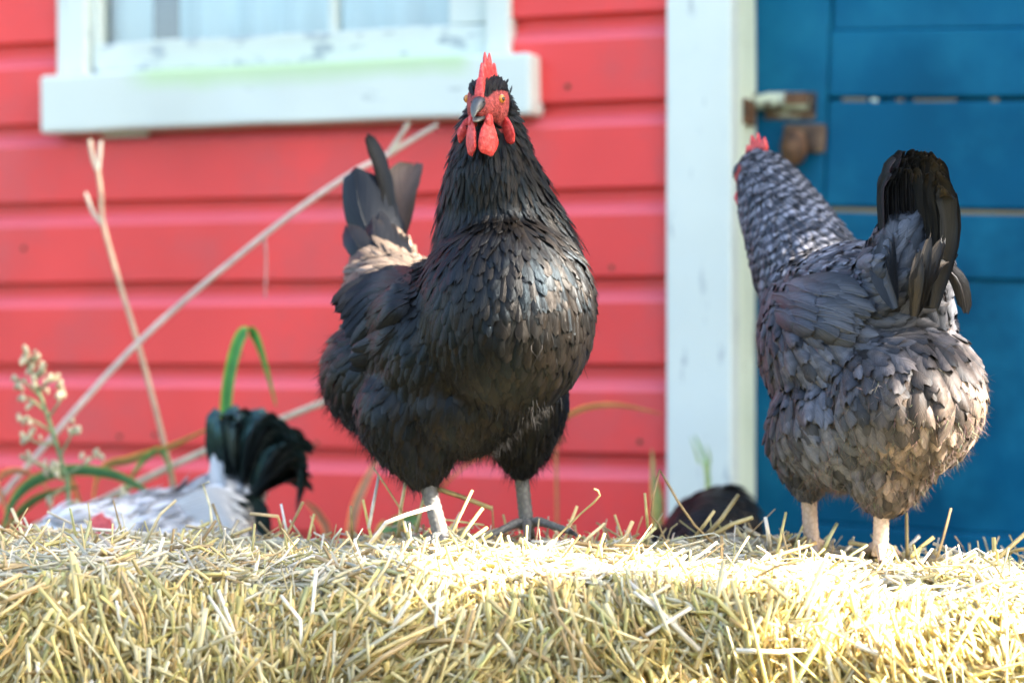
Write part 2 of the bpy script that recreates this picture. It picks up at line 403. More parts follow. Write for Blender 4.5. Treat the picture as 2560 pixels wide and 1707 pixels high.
# curtains hang inside, a dark gap left between them
def curtain(u0, u1, label, seed):
    bm = bmesh.new(); rows = []; n = 90
    for i in range(n + 1):
        u = u0 + (u1 - u0) * i / n
        y = .10 + .012 * math.sin(u * 75 + seed) + .008 * math.sin(u * 31 + 2 * seed)
        rows.append([bm.verts.new((u, y + .004 * math.sin(z * 3), z)) for z in np.linspace(.98, 2.06, 8)])
    for i in range(n):
        for j in range(7): bm.faces.new((rows[i][j], rows[i + 1][j], rows[i + 1][j + 1], rows[i][j + 1]))
    o = link_obj('curtain', bm_mesh('curtain', bm), M['curtain'], None, label=label, category='curtain')
    o.location = shed.location; o.rotation_euler = shed.rotation_euler
    md = o.modifiers.new('thick', 'SOLIDIFY'); md.thickness = .0015
curtain(gl - .06, W(372, 60, -.1)[0], 'narrow pale curtain gathered at one side of the shed window', 1)
curtain(W(450, 60, -.1)[0], gr + .06, 'wide pale blue curtain filling most of the shed window', 2.3)

# door casing and jamb
piece('door_casing', uc0, uc1, -.040, -.0, .06, 2.12, M['trim_v'], shed, .004, .0012)
piece('door_jamb', uc1 - .012, uc1 + .0, .0005, .084, .06, 2.12, M['cream'], shed, .003, .002)
piece('door_casing', door_u1, door_u1 + .09, -.040, -.0, .06, 2.12, M['trim_v'], shed, .004)
piece('door_casing', uc0, door_u1 + .09, -.040, -.0, 2.121, 2.22, M['trim'], shed, .004)
# door: recessed .14, sagging a little (tilted in its own plane)
OD = -.088
TL = R(2.1)
du0 = uc1 - .022; pv = Vector((du0, 0, .7))
def DZ(px, py):       # pixel -> (u, z) in the untilted door
    u, z = W(px, py, OD)
    p = Matrix.Rotation(-TL, 3, 'Y') @ (Vector((u, 0, z)) - pv) + pv
    return p.x, p.z
def dpiece(name, u0, u1, z0, z1, y, mat, th=.03, b=.004, jit=.001):
    return piece(name, u0, u1, -y, -y + th, z0, z1, mat, door, b, jit, TL, pv)
d1 = uc1 + 1.0
door = piece('door', du0 + .012, d1 - .01, .103, .118, .10, 2.08, M['blue_v'], shed, .003, 0, TL, pv)
su = DZ(2065, 300)[0]
dpiece('stile', du0, su, .09, 2.09, OD, M['blue_v'])
dpiece('stile', d1 - .13, d1, .09, 2.09, OD, M['blue_v'])
ru0, ru1 = su + .001, d1 - .131
def zz(px, py): return DZ(px, py)[1]
z_a, z_b, z_c = zz(2300, 66), zz(2300, 243), zz(2300, 252)
dpiece('rail', ru0, ru1, z_b, z_a - .004, OD, M['blue'])                  # upper middle rail
z_d = zz(2300, 520); z_e = zz(2300, 532)
dpiece('plank', ru0, ru1, z_d, z_c, OD - .002, M['blue'], .028)           # wide plank below the crack
z_f = zz(2300, 695)
dpiece('plank', ru0, ru1, z_f, z_e, OD - .003, M['blue'], .027)
z_g = zz(2300, 1325); z_h = .09
um1 = ru0 + (ru1 - ru0) * .48
dpiece('rail', ru0, ru1, z_h, z_g, OD, M['blue'])
dpiece('muntin', um1 - .04, um1 + .04, z_g + .001, z_f - .001, OD - .001, M['blue_v'])
dpiece('panel', ru0 + .001, um1 - .041, z_g + .001, z_f - .001, OD - .010, M['blue_v'], .008, .002)
dpiece('panel', um1 + .041, ru1 - .001, z_g + .001, z_f - .001, OD - .010, M['blue_v'], .008, .002)
dpiece('muntin', um1 - .04, um1 + .04, z_a + .001, 1.95, OD - .001, M['blue_v'])
dpiece('panel', ru0 + .001, um1 - .041, z_a - .002, 1.95, OD - .010, M['blue_v'], .008, .002)
dpiece('panel', um1 + .041, ru1 - .001, z_a - .002, 1.95, OD - .010, M['blue_v'], .008, .002)
dpiece('rail', ru0, ru1, 1.951, 2.09, OD, M['blue'])
# weathered strips showing in the cracks
u = ru0 + .02
while u < ru1 - .05:
    w_ = rnd.choice((.010, .016, .035, .06)); dpiece('splinter', u, u + w_, z_c - .001, z_c + rnd.uniform(.002, .0055), OD - .004, M['cream'] if rnd.random() < .10 else M['barewood'], .006, 0, .0012)
    u += w_ + rnd.uniform(.004, .05)
dpiece('splinter', ru0 + .01, ru1 - .02, z_e - .001, z_e + .005, OD - .005, M['barewood'], .006, 0, .001)
# nail heads along the boards
for (x, y) in ((388, 1106), (792, 1128), (1405, 1120), (600, 905), (1530, 690), (1420, 238), (60, 640), (300, 1110), (1600, 1125)):
    u_, z_ = W(x, y, .022); bm = bmesh.new(); bmesh.ops.create_cone(bm, segments=10, radius1=.0042, radius2=.0036, depth=.003, cap_ends=True, matrix=Matrix.Translation((u_, -.0232, z_ + .012)) @ Matrix.Rotation(R(90), 4, 'X'))
    link_obj('nail_head', bm_mesh('nail_head', bm), M['rust'], shed, smooth=False)
# latch
a0, a1 = DZ(1905, 235), DZ(2050, 300)
dpiece('latch_plate', a0[0] + .006, a1[0] - .006, a1[1], a0[1] + .002, OD + .004, M['oldplate'], .006, .0025, .001)
bz_ = (a0[1] + a1[1]) / 2 + .006; bm = bmesh.new()
tube_bm(bm, [Vector((u, -OD - .018 - 2 * -OD * 0, bz_)) for u in np.linspace(a0[0] - .022, a1[0] - .014, 9)], [.0105, .0115, .0105, .0125, .0125, .0105, .0105, .0125, .0115], 14)
for v in bm.verts: v.co.y = -OD - .016 + (v.co.y + OD + .018)
bmesh.ops.rotate(bm, verts=bm.verts[:], cent=pv, matrix=Matrix.Rotation(TL, 3, 'Y'))
link_obj('bolt', bm_mesh('bolt', bm), M['latchpaint'], door)
b0, b1 = DZ(1975, 244), DZ(2035, 262)
dpiece('latch_slot', b0[0], b1[0], b1[1] - .002, b0[1] + .004, OD + .030, M['rust'], .004, .001)
c0, c1 = DZ(1960, 310), DZ(2062, 385)
dpiece('keeper_plate', c0[0], c1[0], c1[1], c0[1], OD + .010, M['oldplate'], .010, .005, .003)
def lump(name, u, z, y, r, mat, parent):
    bm = bmesh.new(); bmesh.ops.create_icosphere(bm, subdivisions=3, radius=1)
    for v in bm.verts:
        n_ = noise.noise(v.co * 1.6) * .15
        v.co = Vector((v.co.x * r[0], v.co.y * r[1], v.co.z * r[2])) * (1 + n_) + Vector((u, y, z))
    return link_obj(name, bm_mesh(name, bm), mat, parent)
k0 = DZ(2010, 325); lump('latch_knob', k0[0], k0[1] - .03, -OD - .022, (.020, .014, .026), M['rust'], door)
k1 = DZ(1878, 262); lump('bolt_end', k1[0] + .004, k1[1] - .022, -OD - .03, (.012, .02, .02), M['iron'], door)
k2 = W(1842, 262); piece('strike_plate', uc1 + .001, uc1 + .006, .012, .060, k2[1] - .026, k2[1] + .010, M['rust'], shed, .001)

# ------------------------------------------------------------------ straw bale
def hgt(x, y):
    z = .405 - .020 * min(1, max(0, (x - .10) / .3)) + .012 * noise.noise(Vector((x * 5, y * 5, 1.3))) + .006 * noise.noise(Vector((x * 14, y * 14, 4)))
    return z
BX0, BX1, BY0, BY1 = -.66, .545, 2.085, 2.52
def bale_surface(x, y, z):
    """rounded box: returns nearest surface point and normal for points near it"""
    top = hgt(x, y); rr = .055; rc = .12
    cx0, cx1, cy0, cy1, cz1 = BX0 + rc, BX1 - rc, BY0 + rr, BY1 - rr, top - rr
    q = Vector((min(max(x, cx0), cx1), min(max(y, cy0), cy1), min(max(z, .06), cz1)))
    v = Vector((x, y, z)) - q
    v2 = Vector((v.x / rc, v.y / rr, v.z / rr))
    if v2.length < 1e-4: v2 = Vector((0, -1, 0))
    v2.normalize()
    p = q + Vector((v2.x * rc, v2.y * rr, v2.z * rr)); n = Vector((v2.x / rc, v2.y / rr, v2.z / rr)).normalized()
    b = .014 * noise.noise(p * 7 + Vector((3, 3, 3))) + .008 * noise.noise(p * 18)
    return p + n * b, n
bale = empty('straw_bale', (-.05, 2.3, 0), label='golden straw bale that the two hens stand on', category='straw bale')
bm = bmesh.new(); bmesh.ops.create_cube(bm, size=2); bmesh.ops.subdivide_edges(bm, edges=bm.edges[:], cuts=24, use_grid_fill=True)
for v in bm.verts:
    x = (BX0 + BX1) / 2 + v.co.x * (BX1 - BX0) / 2; y = (BY0 + BY1) / 2 + v.co.y * (BY1 - BY0) / 2; z = .205 + v.co.z * .215
    if v.co.z < -.99: v.co = Vector((x * .97, 2.3 + (y - 2.3) * .9, .002)); continue
    p, n = bale_surface(x, y, z); v.co = p - n * .030
    v.co.z = max(v.co.z, .003)
me = bm_mesh('core', bm); me.transform(Matrix.Translation(-bale.location))
m = M['core'] = material('packed straw', (.2, .15, .06), .9); nt = m.node_tree
nt.links.new(ramp(nt, tex_noise(nt, 120, 4, .6), [(.3, (.22, .16, .07)), (.7, (.66, .53, .27))]), nt.nodes['Principled BSDF'].inputs['Base Color'])
link_obj('core', me, M['core'], bale)

PAL = np.array([(.82, .68, .32), (.88, .78, .46), (.74, .66, .28), (.92, .88, .74), (.82, .62, .32), (.86, .81, .58), (.55, .40, .19), (.70, .70, .36)])
PW = np.array([.19, .17, .15, .13, .11, .11, .08, .06])
class Straws:
    def __init__(s): s.v = []; s.f = []; s.c = []; s.n = 0; s.q = []
    def add(s, pts, r, flat, col):
        """pts: 3+ Vectors; 4-sided tube"""
        V, Fc = sweep(pts, [r] * len(pts) if not isinstance(r, (list, tuple)) else r, 4, flat)
        k = len(V)
        Fc = Fc + [(0, 3, 2, 1), (k - 4, k - 3, k - 2, k - 1)]
        s.v += [tuple(p) for p in V]; s.f += [tuple(i + s.n for i in q) for q in Fc]; s.n += k
        s.c += [(*col, 1)] * k
    def lay(s, pts, r, flat, col): s.q.append((pts, r, flat, col))
    def mesh3(s, name, origin):
        """all three-point straws at once"""
        P = np.array([[tuple(p) for p in q[0]] for q in s.q]); r = np.array([q[1] for q in s.q])[:, None]; fl = np.array([q[2] for q in s.q])[:, None]; n = len(P)
        C_ = np.repeat(np.concatenate([np.array([q[3] for q in s.q]), np.ones((n, 1))], 1), 12, 0); rings = []
        up = nrg.normal(size=(n, 3))
        for k in range(3):
            t = P[:, min(k + 1, 2)] - P[:, max(k - 1, 0)]; t /= np.linalg.norm(t, axis=1)[:, None]
            b = np.cross(t, up); b /= np.linalg.norm(b, axis=1)[:, None]; a = np.cross(b, t)
            rings.append(np.stack([P[:, k] + a * r, P[:, k] + b * r * fl, P[:, k] - a * r, P[:, k] - b * r * fl], 1))
        V = np.concatenate(rings, 1).reshape(-1, 3); f = []
        for k in range(2):
            for j in range(4): f.append((k * 4 + j, k * 4 + (j + 1) % 4, k * 4 + 4 + (j + 1) % 4, k * 4 + 4 + j))
        f += [(0, 3, 2, 1), (8, 9, 10, 11)]
        Fq = (np.array(f)[None] + (np.arange(n) * 12)[:, None, None]).reshape(-1, 4)
        return array_mesh(name, V, Fq, C_, None, origin)
    def mesh(s, name, origin): return array_mesh(name, s.v, s.f, s.c, None, origin)
def straw_col(p, k=None):
    c = PAL[nrg.choice(len(PAL), p=PW)] * rnd.uniform(.72, 1.18)
    return tuple(c)
st = Straws()
def lay(x, y, z, L, r, mode):
    p, n = bale_surface(x, y, z)
    t1 = n.cross(Vector((1, 0, 0)));
    if t1.length < .2: t1 = n.cross(Vector((0, 1, 0)))
    t1.normalize(); t2 = n.cross(t1)          # t1 runs up/down the face, t2 along the bale
    if t1.z < 0: t1 = -t1
    if mode == 'front':
        a = 1.7 * noise.noise(Vector((p.x * 7.5, p.z * 7, 2.2))) + rnd.gauss(0, .30)
        if rnd.random() < .38: a = rnd.uniform(-1.8, 1.8)
        d = t1 * math.cos(a) + t2 * math.sin(a)
        d += n * abs(rnd.gauss(.28, .30)) * (1 if rnd.random() < .75 else -.4)
    else:
        a = rnd.uniform(0, math.pi * 2)
        d = t1 * math.cos(a) * .8 + t2 * math.sin(a) + n * rnd.gauss(.04, .20)
    d.normalize()
    dep = -abs(rnd.gauss(0, .009)) + rnd.uniform(-.002, .007)
    c = p + n * dep
    bend = Vector((rnd.gauss(0, 1), rnd.gauss(0, 1), rnd.gauss(0, 1))) * L * rnd.choice((.03, .05, .11))
    return [c - d * L * .5, c + bend, c + d * L * .5]
for i in range(27000):
    z = .22 + .20 * rnd.random() ** .8; x = rnd.uniform(BX0, BX1)
    L = min(.15, max(.008, rnd.lognormvariate(-3.10, .62))); r = rnd.uniform(.0007, .0021)
    if z > .33: L = min(L, .028 + .15 * (.42 - z) + rnd.random() * .02)
    if x > BX1 - .10 and rnd.random() < .6:
        P = lay(BX1 + .01, rnd.uniform(BY0, BY1), z, L, r, 'front')
    else: P = lay(x, BY0 - .01, z, L, r, 'front')
    fl_ = rnd.uniform(.45, 1.0)
    if rnd.random() < .24: r *= 1.55; fl_ = .15
    c = straw_col(P[0]); st.lay(P, r, fl_, (c[0], c[1] * .98, c[2] * .82))
for i in range(4500):          # lower and rear faces, seen from other places
    x = rnd.uniform(BX0, BX1); z = rnd.uniform(.02, .25); P = lay(x, BY0 - .01 if i % 3 else BY1 + .01, z if i % 3 else rnd.uniform(.02, .4), rnd.uniform(.03, .08), .0018, 'front')
    st.lay(P, rnd.uniform(.0013, .0024), .7, straw_col(P[0]))
for i in range(25000):
    x = rnd.uniform(BX0, BX1); y = BY0 + (BY1 - BY0) * rnd.random()
    L = min(.10, max(.007, rnd.lognormvariate(-3.55, .6))); r = rnd.uniform(.0008, .0020)
    P = lay(x, y, .46, L, r, 'top')
    c = straw_col(P[0])
    if rnd.random() < .45: c = tuple(.72 * v + .28 * w for v, w in zip((.74, .72, .60), c))
    st.lay(P, r, rnd.uniform(.3, 1.0), c)
for i in range(1500):          # loose bits standing up along the top
    x = rnd.uniform(BX0, BX1); y = rnd.uniform(BY0 + .02, BY1); p = Vector((x, y, hgt(x, y)))
    d = Vector((rnd.gauss(0, .7), rnd.gauss(0, .7), rnd.uniform(.15, .8))).normalized(); L = rnd.uniform(.008, .040) * (1.5 if rnd.random() < .12 else 1)
    st.lay([p - d * .006, p + d * L * .5 + Vector((0, 0, rnd.gauss(0, .003))), p + d * L], rnd.uniform(.0006, .0017), rnd.uniform(.3, 1), straw_col(p))
link_obj('loose_straw', st.mesh3('loose_straw', bale.location), M['straw'], bale, kind='stuff')
# stalks one can pick out one by one
def stalk(pts, r, col=None, flat=.8, taper=.85):
    s = Straws(); n = len(pts)
    s.add(pts, [r * (1 - (1 - taper) * i / (n - 1)) for i in range(n)], flat, col or straw_col(pts[0]))
    link_obj('straw_stalk', s.mesh('straw_stalk', bale.location), M['straw'], bale, smooth=False)
PICK = [  # pixel paths of the stalks that stand out, r in mm, depth
    ([(1015, 1330), (1000, 1270), (965, 1215), (933, 1168)], 1.5, 2.43), ([(922, 1320), (935, 1250), (947, 1190)], 2.3, 2.44), ([(995, 1340), (1002, 1270), (1014, 1205)], 2.5, 2.46),
    ([(930, 1350), (918, 1300), (908, 1250)], 2.2, 2.42), ([(880, 1350), (877, 1265)], 2.0, 2.44), ([(905, 1385), (965, 1306), (1020, 1285), (1096, 1262)], 2.4, 2.36), ([(1078, 1216), (1150, 1240), (1229, 1270)], 2.6, 2.45),
    ([(1095, 1395), (1140, 1310), (1180, 1226)], 2.0, 2.37), ([(1125, 1385), (1165, 1325), (1206, 1270)], 2.1, 2.37), ([(1140, 1380), (1180, 1345), (1218, 1318)], 1.8, 2.36), ([(1040, 1330), (1060, 1240)], 2.0, 2.47),
    ([(1330, 1410), (1400, 1335), (1450, 1285), (1485, 1255), (1500, 1238), (1495, 1226), (1485, 1222)], 1.2, 2.36), ([(1405, 1370), (1425, 1310), (1443, 1265)], 2.6, 2.44), ([(1430, 1385), (1475, 1340), (1512, 1308)], 1.9, 2.38),
    ([(1540, 1395), (1565, 1340), (1582, 1302)], 2.8, 2.36), ([(1622, 1345), (1617, 1290), (1612, 1232)], 1.9, 2.42), ([(1670, 1370), (1648, 1312), (1628, 1288), (1634, 1236), (1649, 1174), (1668, 1205), (1693, 1250), (1736, 1312), (1785, 1360)], 1.5, 2.40),
    ([(1570, 1385), (1610, 1345), (1640, 1318)], 2.2, 2.38), ([(1760, 1345), (1805, 1295), (1846, 1236)], 2.6, 2.42), ([(1775, 1342), (1830, 1310), (1882, 1293)], 2.6, 2.43), ([(1735, 1345), (1762, 1310), (1786, 1276)], 2.5, 2.42),
    ([(1925, 1375), (1920, 1330), (1913, 1292)], 2.8, 2.40), ([(1935, 1420), (1950, 1350), (1965, 1280)], 1.6, 2.36), ([(2055, 1385), (2072, 1345), (2092, 1308)], 2.6, 2.37), ([(2268, 1400), (2267, 1340), (2266, 1281)], 1.8, 2.44),
    ([(2335, 1420), (2358, 1345), (2377, 1271)], 2.0, 2.38), ([(2487, 1415), (2486, 1380), (2484, 1343)], 2.4, 2.38), ([(2440, 1450), (2500, 1390), (2575, 1322)], 2.4, 2.34), ([(2280, 1390), (2305, 1365), (2335, 1342)], 2.6, 2.38),
    ([(2320, 1425), (2365, 1405), (2402, 1388)], 3.0, 2.36), ([(2470, 1400), (2540, 1375), (2590, 1366)], 2.0, 2.36), ([(532, 1335), (525, 1265), (507, 1210), (522, 1204)], 1.5, 2.45), ([(232, 1350), (226, 1305), (220, 1256)], 1.3, 2.42),
    ([(312, 1350), (295, 1295), (283, 1250)], 1.4, 2.42), ([(715, 1340), (735, 1300), (757, 1255)], 2.2, 2.44), ([(705, 1330), (695, 1290), (625, 1283)], 2.2, 2.43), ([(720, 1345), (703, 1260)], 1.9, 2.46), ([(770, 1350), (785, 1285)], 2.1, 2.44),
    ([(555, 1370), (575, 1335), (595, 1300)], 2.0, 2.40), ([(480, 1385), (540, 1300)], 1.8, 2.38), ([(350, 1380), (400, 1285), (440, 1250)], 1.6, 2.40), ([(20, 1440), (45, 1380), (-20, 1320)], 2.0, 2.36), ([(190, 1420), (320, 1330)], 1.7, 2.33),
    ([(1200, 1470), (1240, 1385)], 2.2, 2.30), ([(1300, 1440), (1310, 1380)], 2.6, 2.33), ([(1180, 1560), (1290, 1430), (1385, 1350)], 2.0, 2.20), ([(0, 1690), (100, 1610), (210, 1515)], 2.0, 2.07), ([(880, 1707), (960, 1640), (1055, 1585)], 2.4, 2.06),
    ([(1350, 1455), (1420, 1480), (1490, 1570)], 2.0, 2.10), ([(1380, 1590), (1400, 1500), (1430, 1420)], 1.9, 2.12), ([(1290, 1610), (1370, 1650), (1420, 1720)], 2.4, 2.05), ([(1950, 1450), (2010, 1500), (2045, 1540)], 2.0, 2.12), ([(1935, 1575), (2030, 1590), (2105, 1590)], 3.0, 2.08),
    ([(1840, 1625), (1950, 1630), (2040, 1620)], 2.2, 2.07), ([(2140, 1610), (2250, 1660), (2350, 1700)], 2.4, 2.06), ([(2110, 1450), (2180, 1500), (2240, 1560)], 1.8, 2.12), ([(480, 1580), (560, 1560), (640, 1500)], 2.0, 2.09), ([(480, 1707), (485, 1630), (560, 1595), (600, 1580)], 2.0, 2.06),
]
for P, r, d in PICK:
    n = len(P); pts = []
    for i, (x, y) in enumerate(P):
        pts.append(at(x, y, d + .015 * math.sin(i * 1.3 + x)))
    stalk(pts, r * .001)
for i in range(235):          # more of the largest ones, scattered over front and top
    if rnd.random() < .68:
        P = lay(rnd.uniform(-.46, .46), BY0 - .01, rnd.uniform(.29, .40), rnd.uniform(.05, .11), .002, 'front'); P = [p + Vector((0, -.010, .004)) for p in P]
    else:
        P = lay(rnd.uniform(-.48, .48), rnd.uniform(BY0 + .03, BY1), .46, rnd.uniform(.05, .10), .002, 'top'); P = [p + Vector((0, 0, .008)) for p in P]
    stalk(P, rnd.uniform(.0017, .0028), None, rnd.uniform(.5, .95))

# ------------------------------------------------------------------ unseen tree and leaf screen, added to shape the light
M['leaf'] = vcol_mat('added tree leaf', .45, .4, .2, 20, .25)
M['added_bark'] = material('added_bark', (.12, .09, .07), .9)
def leaf_mesh(name, centres, size, seed, origin):
    g = np.random.default_rng(seed); n = len(centres); c = np.asarray(centres)
    a = g.normal(size=(n, 3)); a /= np.linalg.norm(a, axis=1)[:, None]; b = np.cross(a, g.normal(size=(n, 3))); b /= np.linalg.norm(b, axis=1)[:, None]
    L = size * g.uniform(.7, 1.3, (n, 1)); Wd = L * .55
    V = np.stack([c - a * L * .5, c + b * Wd * .5, c + a * L * .5, c - b * Wd * .5], 1).reshape(-1, 3); Fq = np.arange(4 * n).reshape(-1, 4)
    k = g.uniform(.7, 1.3, (n, 1)); cl = np.concatenate([np.array([[.055, .12, .03]]) * k, np.ones((n, 1))], 1); cl = np.repeat(cl, 4, 0)
    return array_mesh(name, V, Fq, cl, None, origin)
e1 = Vector((0, 0, 1)).cross(TO_SUN).normalized(); e2 = TO_SUN.cross(e1).normalized()
e1 = e1 if e1.y > 0 else -e1; e2 = e2 if e2.z > 0 else -e2
def ab(p): return p.dot(e1), p.dot(e2)
def open_to_sun(a, b):
    """gaps placed by hand in the crown to drop sun flecks on hens and bale"""
    for (x, y, z, ra, rb, qa, qb) in FLK:
        if ((a - qa) / ra) ** 2 + ((b - qb) / rb) ** 2 < 1 and ((z > .5 and x < .3) or noise.noise(Vector((a * 11, b * 11, 3))) < (.16 if x < .2 else .22 if z > .5 else .34)): return True
    return False
FLECK = [(.075, 2.32, .615, .078, .15), (-.13, 2.57, .69, .10, .12), (.40, 2.32, .55, .11, .12), (.31, 2.47, .70, .07, .06), (.10, 2.20, .41, .13, .095), (.28, 2.20, .40, .17, .14), (.46, 2.13, .35, .26, .24), (-.03, 2.18, .41, .09, .08), (-.28, 2.09, .36, .015, .025), (-.10, 2.085, .37, .015, .035)]
FLK = [f_ + ab(Vector(f_[:3])) for f_ in FLECK]
tr_o = Vector((5.0, 1.2, 0)); tree = empty('added_shade_tree', tr_o, label='unseen leafy tree with a forked trunk, crown shaped to drop sun flecks', category='tree')
cen = []
g_ = random.Random(5)
while len(cen) < 34000:
    a, b = g_.uniform(.6, 4.0), g_.uniform(-.7, 1.7)
    if g_.random() < .35: a, b = g_.uniform(1.9, 3.3), g_.uniform(-.1, 1.2)
    if open_to_sun(a, b): continue
    sdist = g_.uniform(3.6, 5.6); p = e1 * a + e2 * b + TO_SUN * sdist
    if not (1.8 < a < 3.4 and .1 < b < 1.3) and noise.noise(p * 2.1) < -.30: continue
    cen.append(tuple(p))
link_obj('added_crown', leaf_mesh('added_crown', cen, .075, 3, tr_o), M['leaf'], tree, smooth=False)
bm = bmesh.new(); tube_bm(bm, smooth_path([(0, 0, -.05), (-.05, .1, 1.0), (-.15, .3, 2.0), (-.4, .5, 2.9)], 4), [.13 - .006 * i for i in range(13)], 10)
added_trunk = link_obj('added_trunk', bm_mesh('added_trunk', bm), M['added_bark'], tree)
for q in ((-.9, 1.1, 3.3), (-1.2, .2, 3.6), (-.3, 1.6, 3.5), (-.1, -.2, 3.7)):
    bm = bmesh.new(); tube_bm(bm, smooth_path([(-.15, .3, 2.0), Vector((-.3, .4, 2.7)).lerp(Vector(q), .4), q], 4), [.06 - .005 * i for i in range(9)], 8); link_obj('added_limb', bm_mesh('added_limb', bm), M['added_bark'], added_trunk)
hd_o = Vector((1.5, -4.2, 0)); added_hedge = empty('added_hedge', hd_o, label='long dense green leaf screen, unseen, added to darken light from the front', category='added_hedge')  # added out of view to dim the light on the hens' fronts
cen = [(g_.uniform(-5, 9), -4.2 + g_.uniform(-.5, .5) + .3 * math.sin(k), abs(g_.gauss(0, 1)) % 1 * 1.9) for k in range(16000)]
link_obj('added_foliage', leaf_mesh('added_foliage', cen, .16, 4, hd_o), M['leaf'], added_hedge, smooth=False)
bm = bmesh.new(); bevel_box(-6.4, 7.4, -.35, .35, .1, 1.7, .2, 3, bm)
bmesh.ops.subdivide_edges(bm, edges=bm.edges[:], cuts=4, use_grid_fill=True)
for v in bm.verts: v.co += Vector((0, noise.noise(v.co), noise.noise(v.co * 1.3 + Vector((5, 0, 0))))) * .22
me = bm_mesh('twigs', bm); ca = me.color_attributes.new('col', 'FLOAT_COLOR', 'POINT'); ca.data.foreach_set('color', np.tile(np.array([.02, .035, .012, 1], dtype=np.float32), len(me.vertices)))
link_obj('twigs', me, M['leaf'], added_hedge)

# ------------------------------------------------------------------ birds
def blob_body(prims, voxel=.0035, smooth=10):
    """prims: ('e', centre, radii(3), yaw, pitch) ellipsoids and ('c', [(p, r), ...]) chains -> one continuous skin"""
    bm = bmesh.new()
    def ball(c, rad, M3=None):
        g = bmesh.ops.create_icosphere(bm, subdivisions=3, radius=1)
        for v in g['verts']:
            q = Vector((v.co.x * rad[0], v.co.y * rad[1], v.co.z * rad[2]))
            v.co = c + (M3 @ q if M3 else q)
    for p in prims:
        if p[0] == 'e':
            M3 = Matrix.Rotation(p[3], 3, 'Z') @ Matrix.Rotation(p[4], 3, 'Y') if len(p) > 3 else None
            ball(Vector(p[1]), p[2], M3)
        else:
            ch = p[1]
            for (a, ra), (b, rb) in zip(ch[:-1], ch[1:]):
                a, b = Vector(a), Vector(b); n = max(2, int((b - a).length / (min(ra, rb) * .3)))
                for i in range(n + 1):
                    t = i / n; ball(a.lerp(b, t), (ra + (rb - ra) * t,) * 3)
    me = bm_mesh('tmp', bm); o = bpy.data.objects.new('tmp', me); COL.objects.link(o)
    m1 = o.modifiers.new('r', 'REMESH'); m1.mode = 'VOXEL'; m1.voxel_size = voxel
    m2 = o.modifiers.new('s', 'SMOOTH'); m2.factor = .5; m2.iterations = smooth
    dg = bpy.context.evaluated_depsgraph_get(); dg.update()
    out = bpy.data.meshes.new_from_object(o.evaluated_get(dg))
    bpy.data.objects.remove(o); bpy.data.meshes.remove(me)
    return out

def field(ctrl, P):
    """inverse-distance blend of control rows (pos3, dir3, params...) at points P"""
    C = np.array([list(c[0]) for c in ctrl]); D = np.array([list(c[1]) + list(c[2]) for c in ctrl])
    d2 = ((P[:, None, :] - C[None]) ** 2).sum(2) + 1e-6
    w = 1.0 / d2 ** 2.2; w /= w.sum(1, keepdims=True)
    return w @ D

def surface_samples(me, n, seed):
    me.calc_loop_triangles(); g = np.random.default_rng(seed)
    co = np.empty(len(me.vertices) * 3); me.vertices.foreach_get('co', co); co = co.reshape(-1, 3)
    tr = np.empty(len(me.loop_triangles) * 3, dtype=np.int32); me.loop_triangles.foreach_get('vertices', tr); tr = tr.reshape(-1, 3)
    a, b, c = co[tr[:, 0]], co[tr[:, 1]], co[tr[:, 2]]
    nn = np.cross(b - a, c - a); ar = np.linalg.norm(nn, axis=1)
    k = g.choice(len(tr), n, p=ar / ar.sum()); u, v = g.random(n), g.random(n); s = u + v > 1; u[s] = 1 - u[s]; v[s] = 1 - v[s]
    P = a[k] + (b - a)[k] * u[:, None] + (c - a)[k] * v[:, None]
    return P, nn[k] / ar[k][:, None], co

T5 = np.array([0, .22, .48, .74, .92, 1.0]); 
SHAPES = {'round': [.35, .78, 1.0, 1.0, .84, .42], 'tail': [.35, .8, 1.0, .95, .66, .12], 'point': [.5, .85, 1.0, .75, .38, .06]}
def vane(V, Fq, UV, Cc, spine, sides, norms, width, shape, camber, col, acrossn=4, rag=0.0):
    """append one feather: rows of acrossn+1 verts"""
    base = len(V); K = len(spine); W_ = np.interp(np.linspace(0, 1, K), T5, SHAPES[shape])
    na = acrossn + 1
    for k in range(K):
        w = W_[k] * width * .5
        for j in range(na):
            s = -1 + 2 * j / acrossn
            rg = 1 + (rnd.uniform(-rag, rag * .3) if j in (0, acrossn) else 0)
            q_ = spine[k] + sides[k] * (s * w * rg) - norms[k] * (camber * w * s * s)
            if k == K - 1: q_ = q_ + (spine[k] - spine[k - 1]) * rnd.uniform(-.75, .35)
            V.append(q_)
            UV.append(((s + 1) / 2, k / (K - 1))); Cc.append(col)
    for k in range(K - 1):
        for j in range(acrossn):
            i = base + k * na + j; Fq.append((i, i + 1, i + 1 + na, i + na))

